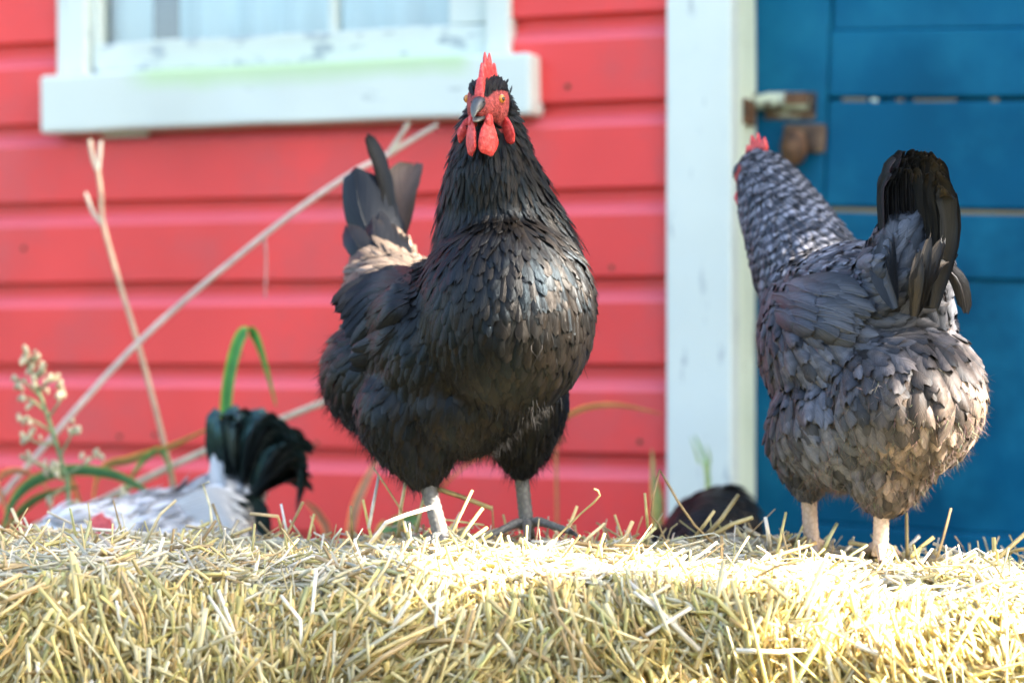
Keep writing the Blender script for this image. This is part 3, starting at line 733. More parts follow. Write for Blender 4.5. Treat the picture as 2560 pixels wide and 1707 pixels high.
def plumage(me, ctrl, colfn, seed, ncand=60000, spacing=.62, mask=None, shapefn=None, K=5, camber=.28, jitter=.10, liftk=1.0):
    P, N, _ = surface_samples(me, ncand, seed); A = field(ctrl, P); r = random.Random(seed)
    bvh = BVHTree.FromPolygons([v.co for v in me.vertices], [tuple(p.vertices) for p in me.polygons])
    grid = {}; cell = .010; V = []; Fq = []; UV = []; Cc = []
    for i in range(len(P)):
        dirv, (L, Wd, lift) = A[i, :3], A[i, 3:6]
        if L < .003 or (mask is not None and not mask(P[i])): continue
        rad = Wd * spacing; c = tuple((P[i] // cell).astype(int)); rc = int(rad / cell) + 1; ok = True
        for a in range(c[0] - rc, c[0] + rc + 1):
            for b in range(c[1] - rc, c[1] + rc + 1):
                for d in range(c[2] - rc, c[2] + rc + 1):
                    for q in grid.get((a, b, d), ()):
                        if (q[0] - P[i][0]) ** 2 + (q[1] - P[i][1]) ** 2 + (q[2] - P[i][2]) ** 2 < rad * rad: ok = False; break
                    if not ok: break
                if not ok: break
            if not ok: break
        if not ok: continue
        grid.setdefault(c, []).append(P[i])
        p = Vector(P[i]); n = Vector(N[i]); d = Vector(dirv) + Vector((r.gauss(0, jitter), r.gauss(0, jitter), r.gauss(0, jitter)))
        Lr = L * r.uniform(.85, 1.18); Wr = Wd * r.uniform(.85, 1.15); lf = liftk * lift * r.uniform(.4, 1.7)
        sp = []; sd = []; nm = []; cur = p.copy(); cn = n; ok = True
        for k in range(K + 1):
            t = d - cn * d.dot(cn)
            if t.length < 1e-4: ok = False; break
            t.normalize(); sp.append(cur + cn * (.0008 + lf * Lr * (k / K) ** 1.25)); sd.append(cn.cross(t).normalized()); nm.append(cn.copy())
            nxt = cur + t * (Lr / K); h = bvh.find_nearest(nxt)
            if h[0] is None: ok = False; break
            cur = h[0]; hn = h[1]
            if hn.dot(cn) < -.2: hn = cn
            cn = (cn + hn).normalized()
        if not ok: continue
        col = colfn(P[i], r); shp = shapefn(P[i]) if shapefn else 'round'; cb = camber * r.uniform(.6, 1.4)
        vane(V, Fq, UV, Cc, sp, sd, nm, Wr, shp, cb, col, 4, .14)
    return V, Fq, UV, Cc

def fluff(me, ctrl, colfn, n, seed, length, mask, width=.0005, out=.6, curl=.3):
    P, N, _ = surface_samples(me, n * 3, seed); A = field(ctrl, P); r = random.Random(seed); V = []; Fq = []; Cc = []; cnt = 0
    for i in range(len(P)):
        m_ = mask(P[i])
        if r.random() > m_: continue
        nn = Vector(N[i]); d = (Vector(A[i, :3]).normalized() + nn * out * r.uniform(.5, 1.5) + Vector((r.gauss(0, curl), r.gauss(0, curl), r.gauss(0, curl)))).normalized()
        L = length * r.uniform(.5, 1.3); p = Vector(P[i]); s = d.cross(nn + Vector((r.gauss(0, .6), r.gauss(0, .6), r.gauss(0, .6)))).normalized() * width
        e = p + d * L + Vector((r.gauss(0, .2), r.gauss(0, .2), r.gauss(0, .2) - .15)) * L; mid = p + d * L * .5
        b = len(V); V += [p - s, p + s, mid - s * .8, mid + s * .8, e - s * .15, e + s * .15]; Fq += [(b, b + 1, b + 3, b + 2), (b + 2, b + 3, b + 5, b + 4)]
        c = colfn(P[i], r); Cc += [c] * 6; cnt += 1
        if cnt >= n: break
    return V, Fq, Cc

def long_feather(name, path, side, width, col, mat, parent, origin, shape='round', camber=.25, K=12, across=6, rag=.10, twist=0.0):
    """one big feather along a path; side = vector across the vane at its root"""
    shape = 'tail' if shape == 'round' else shape
    pts = smooth_path(path, 6); n = len(pts); idx = np.linspace(0, n - 1, K); sp = []
    for q in idx:
        i = int(q); f = q - i; sp.append(pts[i].lerp(pts[min(i + 1, n - 1)], f))
    sd = []; nm = []
    for k in range(K):
        t = (sp[min(k + 1, K - 1)] - sp[max(k - 1, 0)]).normalized()
        s = Vector(side); s = (s - t * s.dot(t)).normalized(); s = Matrix.Rotation(twist * k / K, 3, t) @ s
        sd.append(s); nm.append(t.cross(s).normalized())
    V, Fq, UV, Cc = [], [], [], []
    vane(V, Fq, UV, Cc, sp, sd, nm, width, shape, camber, col, across, rag)
    me = array_mesh(name, [tuple(v) for v in V], Fq, Cc, UV, origin)
    o = link_obj(name, me, mat, parent)
    sv, sf = sweep([p + n_ * .0006 for p, n_ in zip(sp, nm)], [.0008 * (1 - .8 * k / K) for k in range(K)], 5)
    sc = tuple(min(1, c * 1.3 + .003) for c in col[:3]) + (0,)
    link_obj('quill', array_mesh('quill', [tuple(v) for v in sv], sf, [sc] * len(sv), [(.5, .5)] * len(sv), origin), mat, o)
    return o

def frame(fwd, up):
    f = Vector(fwd).normalized(); u = Vector(up); u = (u - f * u.dot(f)).normalized(); l = u.cross(f)
    return f, l, u          # local axes: forward, the bird's left, up

def build_head(parent, O, H, fwd, up, s=1.0, comb_h=1.0, comb_flop=0.0, beakcol=((.035, .04, .045), (.30, .30, .24)), rightgape=.006, wattle=1.0):
    f, l, u = frame(fwd, up); H = Vector(H)
    def L(a, b, c): return H + (f * a + l * b + u * c) * (s * .001)
    def lobe(name, c, ra, axes, mat, par=parent, nz=.12, seed=0, sub=4, drop=0.0):
        bm = bmesh.new(); bmesh.ops.create_icosphere(bm, subdivisions=sub, radius=1)
        for v in bm.verts:
            k = 1 + nz * noise.noise(v.co * 2.2 + Vector((seed, 0, 0))); q = v.co * k; wd = 1 - drop * q.z
            q = Vector((q.x * wd, q.y * wd, q.z))
            v.co = c + (axes[0] * q.x * ra[0] + axes[1] * q.y * ra[1] + axes[2] * q.z * ra[2]) * (s * .001) - O
        return link_obj(name, bm_mesh(name, bm), mat, par)
    # comb: a serrated fleshy blade
    base = [(27, 3), (22, 12), (10, 19), (-6, 22), (-20, 20)]
    tips = [(26, 1), (26, 10), (24, 25), (19, 23), (15, 38), (10, 32), (4, 48), (-3, 36), (-10, 48), (-15, 33), (-24, 40), (-28, 25), (-20, 18)]
    bm = bmesh.new(); outline = [(a, b if b < 20 else 20 + (b - 20) * comb_h) for a, b in tips] + [(-8, 14), (8, 10), (20, 3)]
    vs = []
    for sgn in (-1, 1):
        ring = []
        for (a, b) in outline:
            th = 5.4 * max(.26, 1 - max(0, b - 4) / (38 * comb_h)); fl = comb_flop * max(0, b - 12) ** 1.3 * .05
            ring.append(bm.verts.new(L(a, sgn * th + fl, b) - O))
        vs.append(ring)
    nO = len(outline)
    bm.faces.new(vs[0]); bm.faces.new(vs[1][::-1])
    for i in range(nO):
        j = (i + 1) % nO; bm.faces.new((vs[0][i], vs[1][i], vs[1][j], vs[0][j]))
    bmesh.ops.triangulate(bm, faces=[q for q in bm.faces if len(q.verts) > 4])
    bmesh.ops.recalc_face_normals(bm, faces=bm.faces[:])
    bmesh.ops.subdivide_edges(bm, edges=bm.edges[:], cuts=2, use_grid_fill=True)
    for _ in range(2): bmesh.ops.smooth_vert(bm, verts=bm.verts[:], factor=.5, use_axis_x=True, use_axis_y=True, use_axis_z=True)
    link_obj('comb', bm_mesh('comb', bm), M['comb'], parent)
    # beak, upper and lower
    def horn(name, prof, flat):
        V = []; Fc = []; n = 12; Cc = []
        for i, (a, b, r_, k) in enumerate(prof):
            for q in range(n):
                an = 2 * math.pi * q / n
                V.append(tuple(L(a, math.sin(an) * r_, b + math.cos(an) * r_ * flat) - O))
                t = i / (len(prof) - 1); t = max(0, min(1, (t - .35) * 1.6)) * (1 if math.cos(an) < .3 else .35)
                Cc.append(tuple(x + (y - x) * t for x, y in zip(*beakcol)) + (1,))
        for i in range(len(prof) - 1):
            for q in range(n): Fc.append((i * n + q, i * n + (q + 1) % n, (i + 1) * n + (q + 1) % n, (i + 1) * n + q))
        return link_obj(name, array_mesh(name, V, Fc, Cc), M['beak'], parent)
    horn('upper_beak', [(18, -1, 8, 0), (24, 0, 7.6, 0), (30, -1.5, 6.4, 0), (36, -4.5, 4.9, 0), (40, -8.5, 3.3, 0), (42, -12, 1.8, 0), (42, -14.5, .3, 0)], 1.0)
    horn('lower_beak', [(18, -12, 7, 0), (25, -13.5, 6.0, 0), (32, -16, 4.2, 0), (36, -17, 2.2, 0), (37.5, -17, .3, 0)], .55)
    lobe('mouth', L(23, 0, -10), (9, 5.5, 4), (f, l, u), M['mouth'])
    for sg in (1, -1):
        lobe('nostril', L(29, sg * 6.2, 1.0), (1.8, .9, 1.0), (f, l, u), M['pupil'], sub=2)
        e = L(9, sg * 16.6, 5); an_ = (l * sg + f * .62).normalized(); ax = ((f - l * sg * .62).normalized(), an_, u)
        lid = lobe('eyelid', e - ax[1] * .0012 * s, (5.6, 2.7, 5.2), ax, M['eyelid'], nz=.05)
        eye = lobe('eye', e + an_ * .0008 * s, (4.0, 3.0, 3.9), ax, M['iris'], nz=0)
        lobe('pupil', e + ax[1] * (.00265 * s), (2.1, 1.6, 2.3), ax, M['pupil'], eye, 0, sub=3)
        wa = (l * sg * .80 + f * .60).normalized(); wf = (f * .80 - l * sg * .60).normalized()
        wl_o = lobe('wattle', L(21, sg * 8.5, -31 * wattle), (10.5, 3.4, 18 * wattle), (wf, wa, (u + f * .06).normalized()), M['comb'], nz=.10, seed=sg * 3, drop=.38)
        lobe('wattle_root', L(19, sg * 8, -17), (7, 4, 8), (f, l, u), M['comb'], wl_o)
        lobe('earlobe', L(-3, sg * 20, -24), (9.0, 3.0, 14), ((f * .6 + l * sg * .8).normalized(), (l * sg * .6 - f * .8).normalized(), (u - l * sg * .25).normalized()), M['comb'], nz=.14, seed=sg * 5 + 9, drop=.2)
    return L, (f, l, u)

def build_leg(parent, O, top, ankle, mat, toes, s=1.0, r=.0075):
    """scaly shank with ring scutes, then toes given as end points on the straw"""
    top, ankle = Vector(top), Vector(ankle); bm = bmesh.new(); n = 26; pts = []; rad = []
    for i in range(n + 1):
        t = i / n; p = top.lerp(ankle, t); pts.append(p - O)
        base = r * (1.25 - .75 * t + .62 * t * t) * s; rad.append(base * (1 + (.045 if i % 2 else -.03)))
    tube_bm(bm, pts, rad, 12, .9)
    leg = link_obj('leg', bm_mesh('leg', bm), mat, parent)
    for te in toes:
        te = Vector(te); mid = ankle.lerp(te, .5) + Vector((0, 0, .012)); path = smooth_path([ankle + Vector((0, 0, .004)), ankle.lerp(te, .25) + Vector((0, 0, .008)), mid - Vector((0, 0, .006)), te], 5)
        bm = bmesh.new(); k = len(path)
        tube_bm(bm, [p - O for p in path], [.0062 * s * (1 - .45 * i / k) * (1.08 if i % 2 else .94) for i in range(k)], 8)
        toe = link_obj('toe', bm_mesh('toe', bm), mat, leg)
        d = (path[-1] - path[-2]).normalized(); bm = bmesh.new()
        tube_bm(bm, [path[-1] - O, path[-1] + d * .008 - Vector((0, 0, .001)) - O, path[-1] + d * .014 - Vector((0, 0, .005)) - O], [.0030 * s, .0022 * s, .0004], 6)
        link_obj('claw', bm_mesh('claw', bm), M['claw'], leg)
    return leg

def color_body(me, fn):
    a = me.color_attributes.new('col', 'FLOAT_COLOR', 'POINT')
    a.data.foreach_set('color', np.array([fn(v.co) for v in me.vertices], dtype=np.float32).ravel())

def put(name, arr, mat, parent, O, **kw):
    V, Fq, UV, Cc = arr
    return link_obj(name, array_mesh(name, [tuple(v) for v in V], Fq, Cc, UV, O), mat, parent, **kw)
def putf(name, arr, mat, parent, O, **kw):
    V, Fq, Cc = arr
    return link_obj(name, array_mesh(name, [tuple(v) for v in V], Fq, Cc, None, O), mat, parent, **kw)
def finish_body(me, parent, O, mat=None):
    me.name = 'body'; me.transform(Matrix.Translation(-O)); me.materials.clear(); return link_obj('body', me, mat or M['skin'], parent)
def px(v, d): return v * d / F
def D(dx, dy, dd): return Vector((dx, dd, -dy)).normalized()
def E(x, y, d, rx, ry, rd, yaw=0, pitch=0): return ('e', at(x, y, d), (px(rx, d), rd, px(ry, d)), yaw, pitch)
def C(*pts): return ('c', [(at(x, y, d), px(r, d)) for x, y, d, r in pts])

# ---- black hen, facing the viewer
O1 = at(1205, 1350, 2.43); O1.z = .40
hen1 = empty('hen', O1, label='black hen with red comb facing forward on the straw bale', category='hen')
prims = [E(1265, 790, 2.375, 222, 255, .100), E(1150, 880, 2.45, 238, 240, .120), E(985, 935, 2.52, 178, 165, .085), E(1000, 760, 2.56, 140, 120, .09),
         C((1270, 690, 2.40, 190), (1245, 545, 2.395, 146), (1230, 440, 2.375, 112), (1226, 350, 2.365, 84), (1230, 275, 2.37, 54)),
         E(1140, 1010, 2.43, 175, 130, .09), C((960, 720, 2.58, 100), (965, 640, 2.63, 70)),
         C((1030, 1030, 2.42, 140), (1050, 1110, 2.41, 92), (1058, 1175, 2.41, 46)), C((1300, 1010, 2.46, 120), (1303, 1085, 2.47, 84), (1304, 1150, 2.47, 44))]
H1 = at(1218, 262, 2.335); f1 = (-.31, -1, -.05)
ff, ll, uu_ = frame(f1, (.05, .05, 1))
def HL(a, b, c, H=H1, fr=(ff, ll, uu_)): return H + (fr[0] * a + fr[1] * b + fr[2] * c) * .001
prims += [('c', [(HL(-8, 0, 2), .0205), (HL(4, 0, 2), .0190), (HL(15, 0, -2), .0140), (HL(22, 0, -4), .0095)]), ('c', [(HL(0, 9, -7), .0115), (HL(0, -9, -7), .0115)]), ('c', [(HL(5, 10, 7), .0095), (HL(5, -10, 7), .0095)]), ('c', [(HL(-10, 5, 9), .0135), (HL(-10, -5, 9), .0135)])]
body1 = blob_body(prims, .0034, 7)
def headloc(p, H, fr):
    v = Vector(p) - H; return v.dot(fr[0]) * 1000, v.dot(fr[1]) * 1000, v.dot(fr[2]) * 1000
def bare(p, H, fr):
    a, b, c = headloc(p, H, fr)
    if a < -9 or a > 60 or abs(b) > 45 or c < -30 or c > 26: return False
    if a > 24: return c > -26
    if abs(b) > 3.5 and c > 6.5 + max(0, abs(b) - 9) * 1.6 + 2 * math.sin(b * 2.1): return False
    if a > 13: return c > -24
    lim = 13
    if abs(b) > 9 and c < lim and c > -26 - a * .2: return a > -8
    return False
def skin1(co):
    if bare(co, H1, (ff, ll, uu_)):
        k = .5 + .5 * min(1, max(0, .9 + 1.6 * noise.noise(co * 260))); return (.50 * k, .085 * k, .075 * k, 1)
    return (.005, .005, .006, 1)
color_body(body1, skin1)
ctrl1 = [
    (at(1200, 195, 2.335), D(.1, -1, .5), (.011, .0026, .32)), (at(1245, 200, 2.33), D(.35, -.8, .6), (.012, .0026, .32)), (at(1170, 210, 2.33), D(-.35, -.8, .6), (.011, .0026, .32)), (at(1230, 200, 2.38), D(0, .4, 1), (.016, .006, .15)),
    (at(1285, 265, 2.37), D(.2, .9, .5), (.014, .005, .2)), (at(1150, 275, 2.37), D(-.2, .9, .5), (.014, .005, .2)), (at(1290, 330, 2.37), D(.25, 1, .2), (.02, .006, .16)), (at(1150, 350, 2.36), D(-.25, 1, .2), (.02, .006, .14)),
    (at(1215, 400, 2.325), D(0, 1, -.1), (.022, .006, .14)), (at(1120, 440, 2.38), D(-.30, 1, .1), (.040, .0085, .10)), (at(1345, 430, 2.38), D(.28, 1, .1), (.036, .0085, .12)), (at(1230, 440, 2.47), D(0, 1, .3), (.04, .009, .1)),
    (at(1225, 500, 2.32), D(-.02, 1, -.05), (.030, .008, .09)), (at(1080, 560, 2.40), D(-.32, 1, .15), (.050, .0095, .08)), (at(1395, 560, 2.40), D(.28, 1, .1), (.046, .0095, .09)), (at(1010, 660, 2.42), D(-.45, 1, .3), (.052, .010, .07)), (at(1250, 560, 2.53), D(-.2, 1, .6), (.05, .011, .08)),
    (at(1230, 640, 2.285), D(0, 1, 0), (.026, .0125, .07)), (at(1240, 780, 2.275), D(0, 1, .05), (.026, .0150, .08)), (at(1400, 690, 2.31), D(.08, 1, .1), (.024, .0125, .08)), (at(1440, 850, 2.36), D(-.05, 1, .25), (.026, .0150, .08)), (at(1250, 950, 2.29), D(0, 1, .15), (.027, .016, .08)),
    (at(1390, 1000, 2.42), D(-.25, 1, .4), (.026, .016, .08)), (at(1080, 780, 2.33), D(-.30, 1, .25), (.027, .0150, .08)), (at(1000, 880, 2.36), D(-.45, 1, .45), (.029, .0165, .08)), (at(1040, 990, 2.34), D(-.2, 1, .3), (.027, .0165, .09)),
    (at(840, 930, 2.49), D(-.45, .7, .5), (.030, .0160, .12)), (at(900, 840, 2.48), D(-.7, .45, .6), (.045, .017, .07)), (at(980, 730, 2.50), D(-.7, .25, .8), (.055, .0125, .07)), (at(960, 640, 2.58), D(-.5, -.5, .6), (.05, .015, .08)), (at(1080, 680, 2.58), D(-.5, .1, 1), (.055, .013, .06)),
    (at(880, 1040, 2.45), D(-.15, 1, .25), (.027, .016, .10)), (at(1180, 1100, 2.38), D(-.1, .7, .6), (.026, .015, .12)), (at(1050, 1120, 2.36), D(0, 1, .1), (.024, .013, .13)), (at(1055, 1170, 2.39), D(0, 1, .05), (.018, .010, .15)), (at(1300, 1090, 2.43), D(0, 1, .1), (.024, .013, .13)), (at(1304, 1140, 2.45), D(0, 1, 0), (.018, .010, .15)),
    (at(1400, 900, 2.56), D(-.3, .8, .6), (.03, .017, .08)), (at(1150, 1000, 2.58), D(-.2, .8, .7), (.03, .016, .1))]
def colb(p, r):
    k = r.uniform(.5, 1.5); b_ = r.uniform(10, 24) if (p[1] > 2.48 and p[0] < -.06 and p[2] > .60) else 1.0  # sunlit saddle painted in: black feathers there get a much paler base
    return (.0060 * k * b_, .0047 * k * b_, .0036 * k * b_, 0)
nb1 = lambda p: not bare(p, H1, (ff, ll, uu_))
neck_y = at(0, 640, 2.4).z
put('plumage', plumage(body1, ctrl1, colb, 3, 70000, .55, nb1, lambda p: 'point' if (p[2] > neck_y and p[2] < at(0, 330, 2.36).z) else 'round', jitter=.09), M['f_black'], hen1, O1, kind='stuff')
tz, bz = at(0, 1000, 2.4).z, at(0, 900, 2.4).z
def fl1(p):
    q = Vector(p)
    if q.z > at(0, 500, 2.36).z: return 0
    if q.z < tz: return .9
    if q.x < at(905, 0, 2.5).x and q.z < at(0, 830, 2.5).z: return .8
    return .03
putf('down', fluff(body1, ctrl1, lambda p, r: (.007 * r.uniform(.6, 1.6),) * 3 + (1,), 9000, 5, .0125, fl1, .00032, .30, .22), M['fluff'], hen1, O1, kind='stuff')
build_head(hen1, O1, H1, f1, (.05, .05, 1), 1.0, 1.15, -.35)
finish_body(body1, hen1, O1)
zt = lambda p: Vector((p.x, p.y, max(p.z, hgt(p.x, p.y) + .004)))
build_leg(hen1, O1, at(1052, 1150, 2.41), zt(at(1108, 1358, 2.40)), M['leg_slate'], [zt(at(1190, 1385, 2.33)), zt(at(1120, 1400, 2.31)), zt(at(1030, 1385, 2.34)), zt(at(1095, 1350, 2.45))])
build_leg(hen1, O1, at(1296, 1120, 2.47), at(1318, 1322, 2.47), M['leg_slate'], [at(1425, 1328, 2.43), at(1318, 1352, 2.40), at(1215, 1345, 2.43), at(1330, 1335, 2.50)], .92)
# tail
def tf(o, O, path, side, w, col, mat, shape='round', **kw): return long_feather('tail_feather', path, side, w, col, mat, o, O, shape, **kw)
bk = lambda: (rnd.uniform(.005, .010),) * 3 + (0,)
for i in range(7):
    t = i / 6
    tf(hen1, O1, [at(960 + 10 * t, 660, 2.62), at(905 + 75 * t, 540, 2.64 + .03 * t), at(905 + 60 * t - 20 * (1 - t), 420 + 30 * t, 2.66 + .05 * t)], (-1, .25 - .5 * t, -.1), .040, (.013, .014, .016, 0), M['f_black'], camber=.22, rag=.05)
tf(hen1, O1, [at(980, 560, 2.66), at(955, 440, 2.67), at(918, 335, 2.68)], (.8, .6, .1), .022, bk(), M['f_black'], camber=.3)
tf(hen1, O1, [at(1000, 600, 2.66), at(1010, 480, 2.68), at(1035, 410, 2.70)], (.9, -.4, -.2), .042, (.10, .065, .045, 0), M['f_black'], camber=.5, rag=.08)
for i in range(9):
    t = i / 8
    tf(hen1, O1, [at(985 + 40 * t, 690, 2.56), at(900 + 90 * t, 620, 2.58), at(868 + 130 * t, 560 + 30 * math.sin(i), 2.62)], (-1, .2, -.5), .030, bk(), M['f_black'], K=8, across=4)
# the near wing: long coverts and flight feathers curving back
def hit(bvh, x, y, off):
    """the body surface seen at a pixel, lifted off towards the viewer"""
    o_ = Vector((0, 0, CAMZ)); d_ = (at(x, y, 2.4) - o_).normalized(); h = bvh.ray_cast(o_, d_)
    return (h[0] if h[0] is not None else at(x, y, 2.45)) - d_ * off
def wing(hen, O, bvh, rows, mat, col, w, camber):
    """rows of (root, tip, bow) pixels laid over the body, upper rows over lower"""
    c = hit(bvh, *rows[0][0], -.02); bm = bmesh.new(); bmesh.ops.create_icosphere(bm, subdivisions=3, radius=1)
    for v in bm.verts: v.co = c - O + v.co * .016
    mew = bm_mesh('wing', bm); ca = mew.color_attributes.new('col', 'FLOAT_COLOR', 'POINT'); ca.data.foreach_set('color', np.tile(np.array([*col[:3], 1], dtype=np.float32), len(mew.vertices)))
    wg = link_obj('wing', mew, M['skin'], hen)
    for n_, (ra, tp, bow, lift) in enumerate(rows):
        a = hit(bvh, *ra, lift * .4); c = hit(bvh, *tp, lift); mx, my = (ra[0] + tp[0]) / 2, (ra[1] + tp[1]) / 2 - bow
        b = hit(bvh, mx, my, lift * 1.1)
        for p in (b, c):
            if p.y > a.y + .05: p.y = a.y + .05
        t = (c - a).normalized(); sd = t.cross(Vector((0, 1, 0))).normalized(); sd = -sd if t.cross(sd).y > 0 else sd
        k = rnd.uniform(.7, 1.3)
        long_feather('wing_feather', [a, b, c], sd + Vector((0, -.35, 0)), w * rnd.uniform(.85, 1.2), tuple(v * k for v in col[:3]) + (0,), mat, wg, O, 'round' if rnd.random() < .5 else 'point', camber, 10, 4, .08)
bvh1 = BVHTree.FromPolygons([v.co + O1 for v in body1.vertices], [tuple(p.vertices) for p in body1.polygons])
rows = []
for i in range(9):
    t = i / 8; rows.append(((1000 - 40 * t, 800 + 60 * t), (905 - 20 * t + 22 * math.sin(i * 2.3), 860 + 60 * t), -8, .010))
for i in range(12):
    t = i / 11; rows.append(((1010 - 25 * t, 690 + 90 * t), (830 + 70 * t + 16 * math.sin(i * 3), 760 + 115 * t), 26 - 10 * t, .016))
for i in range(8):
    t = i / 7; rows.append(((1030 - 10 * t, 675 + 80 * t), (925 + 15 * math.sin(i * 2), 700 + 120 * t), 10, .022))
wing(hen1, O1, bvh1, rows, M['f_black'], (.007, .007, .008), .019, .35)

# ---- grey barred hen seen from behind
O2 = at(2110, 1385, 2.40); O2.z = .385
hen2 = empty('hen', O2, label='grey barred hen with raised dark tail, turned away beside the blue door', category='hen')
prims = [E(2140, 870, 2.45, 238, 265, .13), E(2255, 1000, 2.365, 200, 195, .10), E(2110, 1060, 2.42, 195, 165, .10), E(2035, 800, 2.53, 140, 175, .09),
         C((2050, 740, 2.55, 150), (1995, 620, 2.59, 122), (1950, 530, 2.62, 100), (1915, 455, 2.64, 72)), C((2240, 770, 2.37, 140), (2262, 690, 2.35, 120), (2278, 600, 2.34, 84)),
         C((2030, 1100, 2.43, 120), (2022, 1170, 2.43, 66), (2020, 1205, 2.43, 40)), C((2215, 1140, 2.37, 120), (2212, 1210, 2.37, 70), (2210, 1245, 2.37, 40))]
H2 = at(1890, 435, 2.655); f2 = (-.42, .90, -.10); fr2 = frame(f2, (0, 0, 1))
prims += [('c', [(HL(-8, 0, 2, H2, fr2), .023), (HL(6, 0, 0, H2, fr2), .021), (HL(20, 0, -4, H2, fr2), .012)])]
body2 = blob_body(prims, .0036, 7)
body2.update()
for v in body2.vertices:          # loose, lumpy plumage
    if v.co.z < at(0, 640, 2.4).z: v.co += v.normal * (.006 * noise.noise(v.co * 17) + .002 * noise.noise(v.co * 42))
color_body(body2, lambda co: (.55, .08, .07, 1) if bare(co, H2, fr2) else (.014, .013, .013, 1))
ctrl2 = [
    (at(1890, 400, 2.63), D(.6, .3, -.4), (.013, .0055, .14)), (at(1865, 480, 2.64), D(.1, 1, 0), (.014, .0055, .14)), (at(1960, 450, 2.60), D(.6, .8, -.2), (.022, .009, .10)), (at(1890, 560, 2.60), D(.2, 1, 0), (.024, .0095, .11)),
    (at(1980, 540, 2.55), D(.5, .9, -.2), (.026, .011, .11)), (at(1920, 660, 2.58), D(.25, 1, -.05), (.026, .011, .10)), (at(2040, 620, 2.56), D(.6, .7, -.4), (.030, .012, .10)),
    (at(2060, 690, 2.46), D(.7, .5, -.6), (.034, .016, .08)), (at(2130, 650, 2.42), D(.8, .25, -.7), (.040, .017, .08)), (at(1930, 800, 2.52), D(.35, 1, -.2), (.028, .019, .11)), (at(2000, 760, 2.45), D(.6, .8, -.4), (.032, .018, .10)),
    (at(2080, 800, 2.36), D(.8, .5, -.5), (.045, .021, .09)), (at(1920, 950, 2.45), D(.3, 1, -.2), (.029, .021, .13)), (at(2000, 950, 2.36), D(.4, 1, -.3), (.033, .024, .14)), (at(2080, 1020, 2.33), D(.35, 1, -.2), (.033, .024, .15)),
    (at(1960, 1090, 2.42), D(.2, 1, 0), (.028, .018, .15)), (at(2200, 760, 2.31), D(.5, -.3, -.6), (.035, .019, .12)), (at(2230, 650, 2.30), D(.35, -1, -.2), (.040, .020, .10)), (at(2330, 640, 2.30), D(.35, .2, -.5), (.034, .019, .14)),
    (at(2260, 850, 2.26), D(.1, 1, -.4), (.036, .025, .18)), (at(2380, 840, 2.32), D(.4, 1, -.2), (.036, .023, .15)), (at(2430, 980, 2.34), D(.15, 1, 0), (.032, .022, .14)), (at(2300, 960, 2.26), D(.1, 1, -.3), (.032, .023, .22)),
    (at(2180, 1120, 2.30), D(0, 1, -.1), (.026, .016, .2)), (at(2340, 1120, 2.30), D(.1, 1, 0), (.028, .017, .2)), (at(2022, 1180, 2.42), D(0, 1, 0), (.020, .011, .15)), (at(2212, 1225, 2.35), D(0, 1, 0), (.020, .012, .16)),
    (at(2200, 900, 2.60), D(.3, .9, .2), (.032, .018, .1))]
def colg(p, r):
    k = r.uniform(.35, 1.55); q = Vector(p)
    warm = min(1, max(0, (q.x - at(2090, 0, 2.35).x) / .06)) * min(1, max(0, (at(0, 720, 2.35).z - q.z) / .08))  # blue skylit side and warm sunlit side put into the feather colour
    c = Vector((.070, .076, .090)).lerp(Vector((.072, .054, .040)), warm) * k
    if warm > .6 and q.z < at(0, 900, 2.35).z and noise.noise(q * 24) > .05: c = Vector((.19, .145, .11)) * k
    nb = 1.0 if (q.x < at(2050, 0, 2.58).x and q.z > at(0, 690, 2.57).z) else (.22 if r.random() < .5 else 0)
    return (*(c * (1.35 if nb == 1 else 1)), nb)
nb2 = lambda p: not bare(p, H2, fr2)
put('plumage', plumage(body2, ctrl2, colg, 21, 80000, .45, nb2, camber=.50, jitter=.20, liftk=.80), M['f_grey'], hen2, O2, kind='stuff')
def fl2(p):
    q = Vector(p)
    if q.z < at(0, 930, 2.35).z and q.x > at(2080, 0, 2.35).x: return min(1, max(.05, .55 + 2.2 * noise.noise(q * 38)))
    if q.z < at(0, 1080, 2.35).z: return .7 if q.x > at(2030, 0, 2.35).x else .12
    if q.z < at(0, 800, 2.35).z: return .05
    return .01
putf('down', fluff(body2, ctrl2, lambda p, r: tuple(c * r.uniform(.7, 1.3) for c in (.17, .135, .108)) + (1,), 14000, 8, .010, fl2, .00026, .16, .6), M['fluff'], hen2, O2, kind='stuff')
build_head(hen2, O2, H2, f2, (0, 0, 1), .95, 1.0, .1)
finish_body(body2, hen2, O2)
build_leg(hen2, O2, at(2018, 1185, 2.43), zt(at(2030, 1378, 2.43)), M['leg_tan'], [zt(at(1990, 1365, 2.50)), zt(at(2030, 1365, 2.51)), zt(at(2075, 1370, 2.49)), zt(at(2040, 1395, 2.37))], 1.0, .0074)
build_leg(hen2, O2, at(2206, 1225, 2.37), zt(at(2200, 1390, 2.37)), M['leg_tan'], [zt(at(2150, 1380, 2.44)), zt(at(2195, 1380, 2.45)), zt(at(2245, 1385, 2.43)), zt(at(2205, 1405, 2.31))], 1.0, .0074)
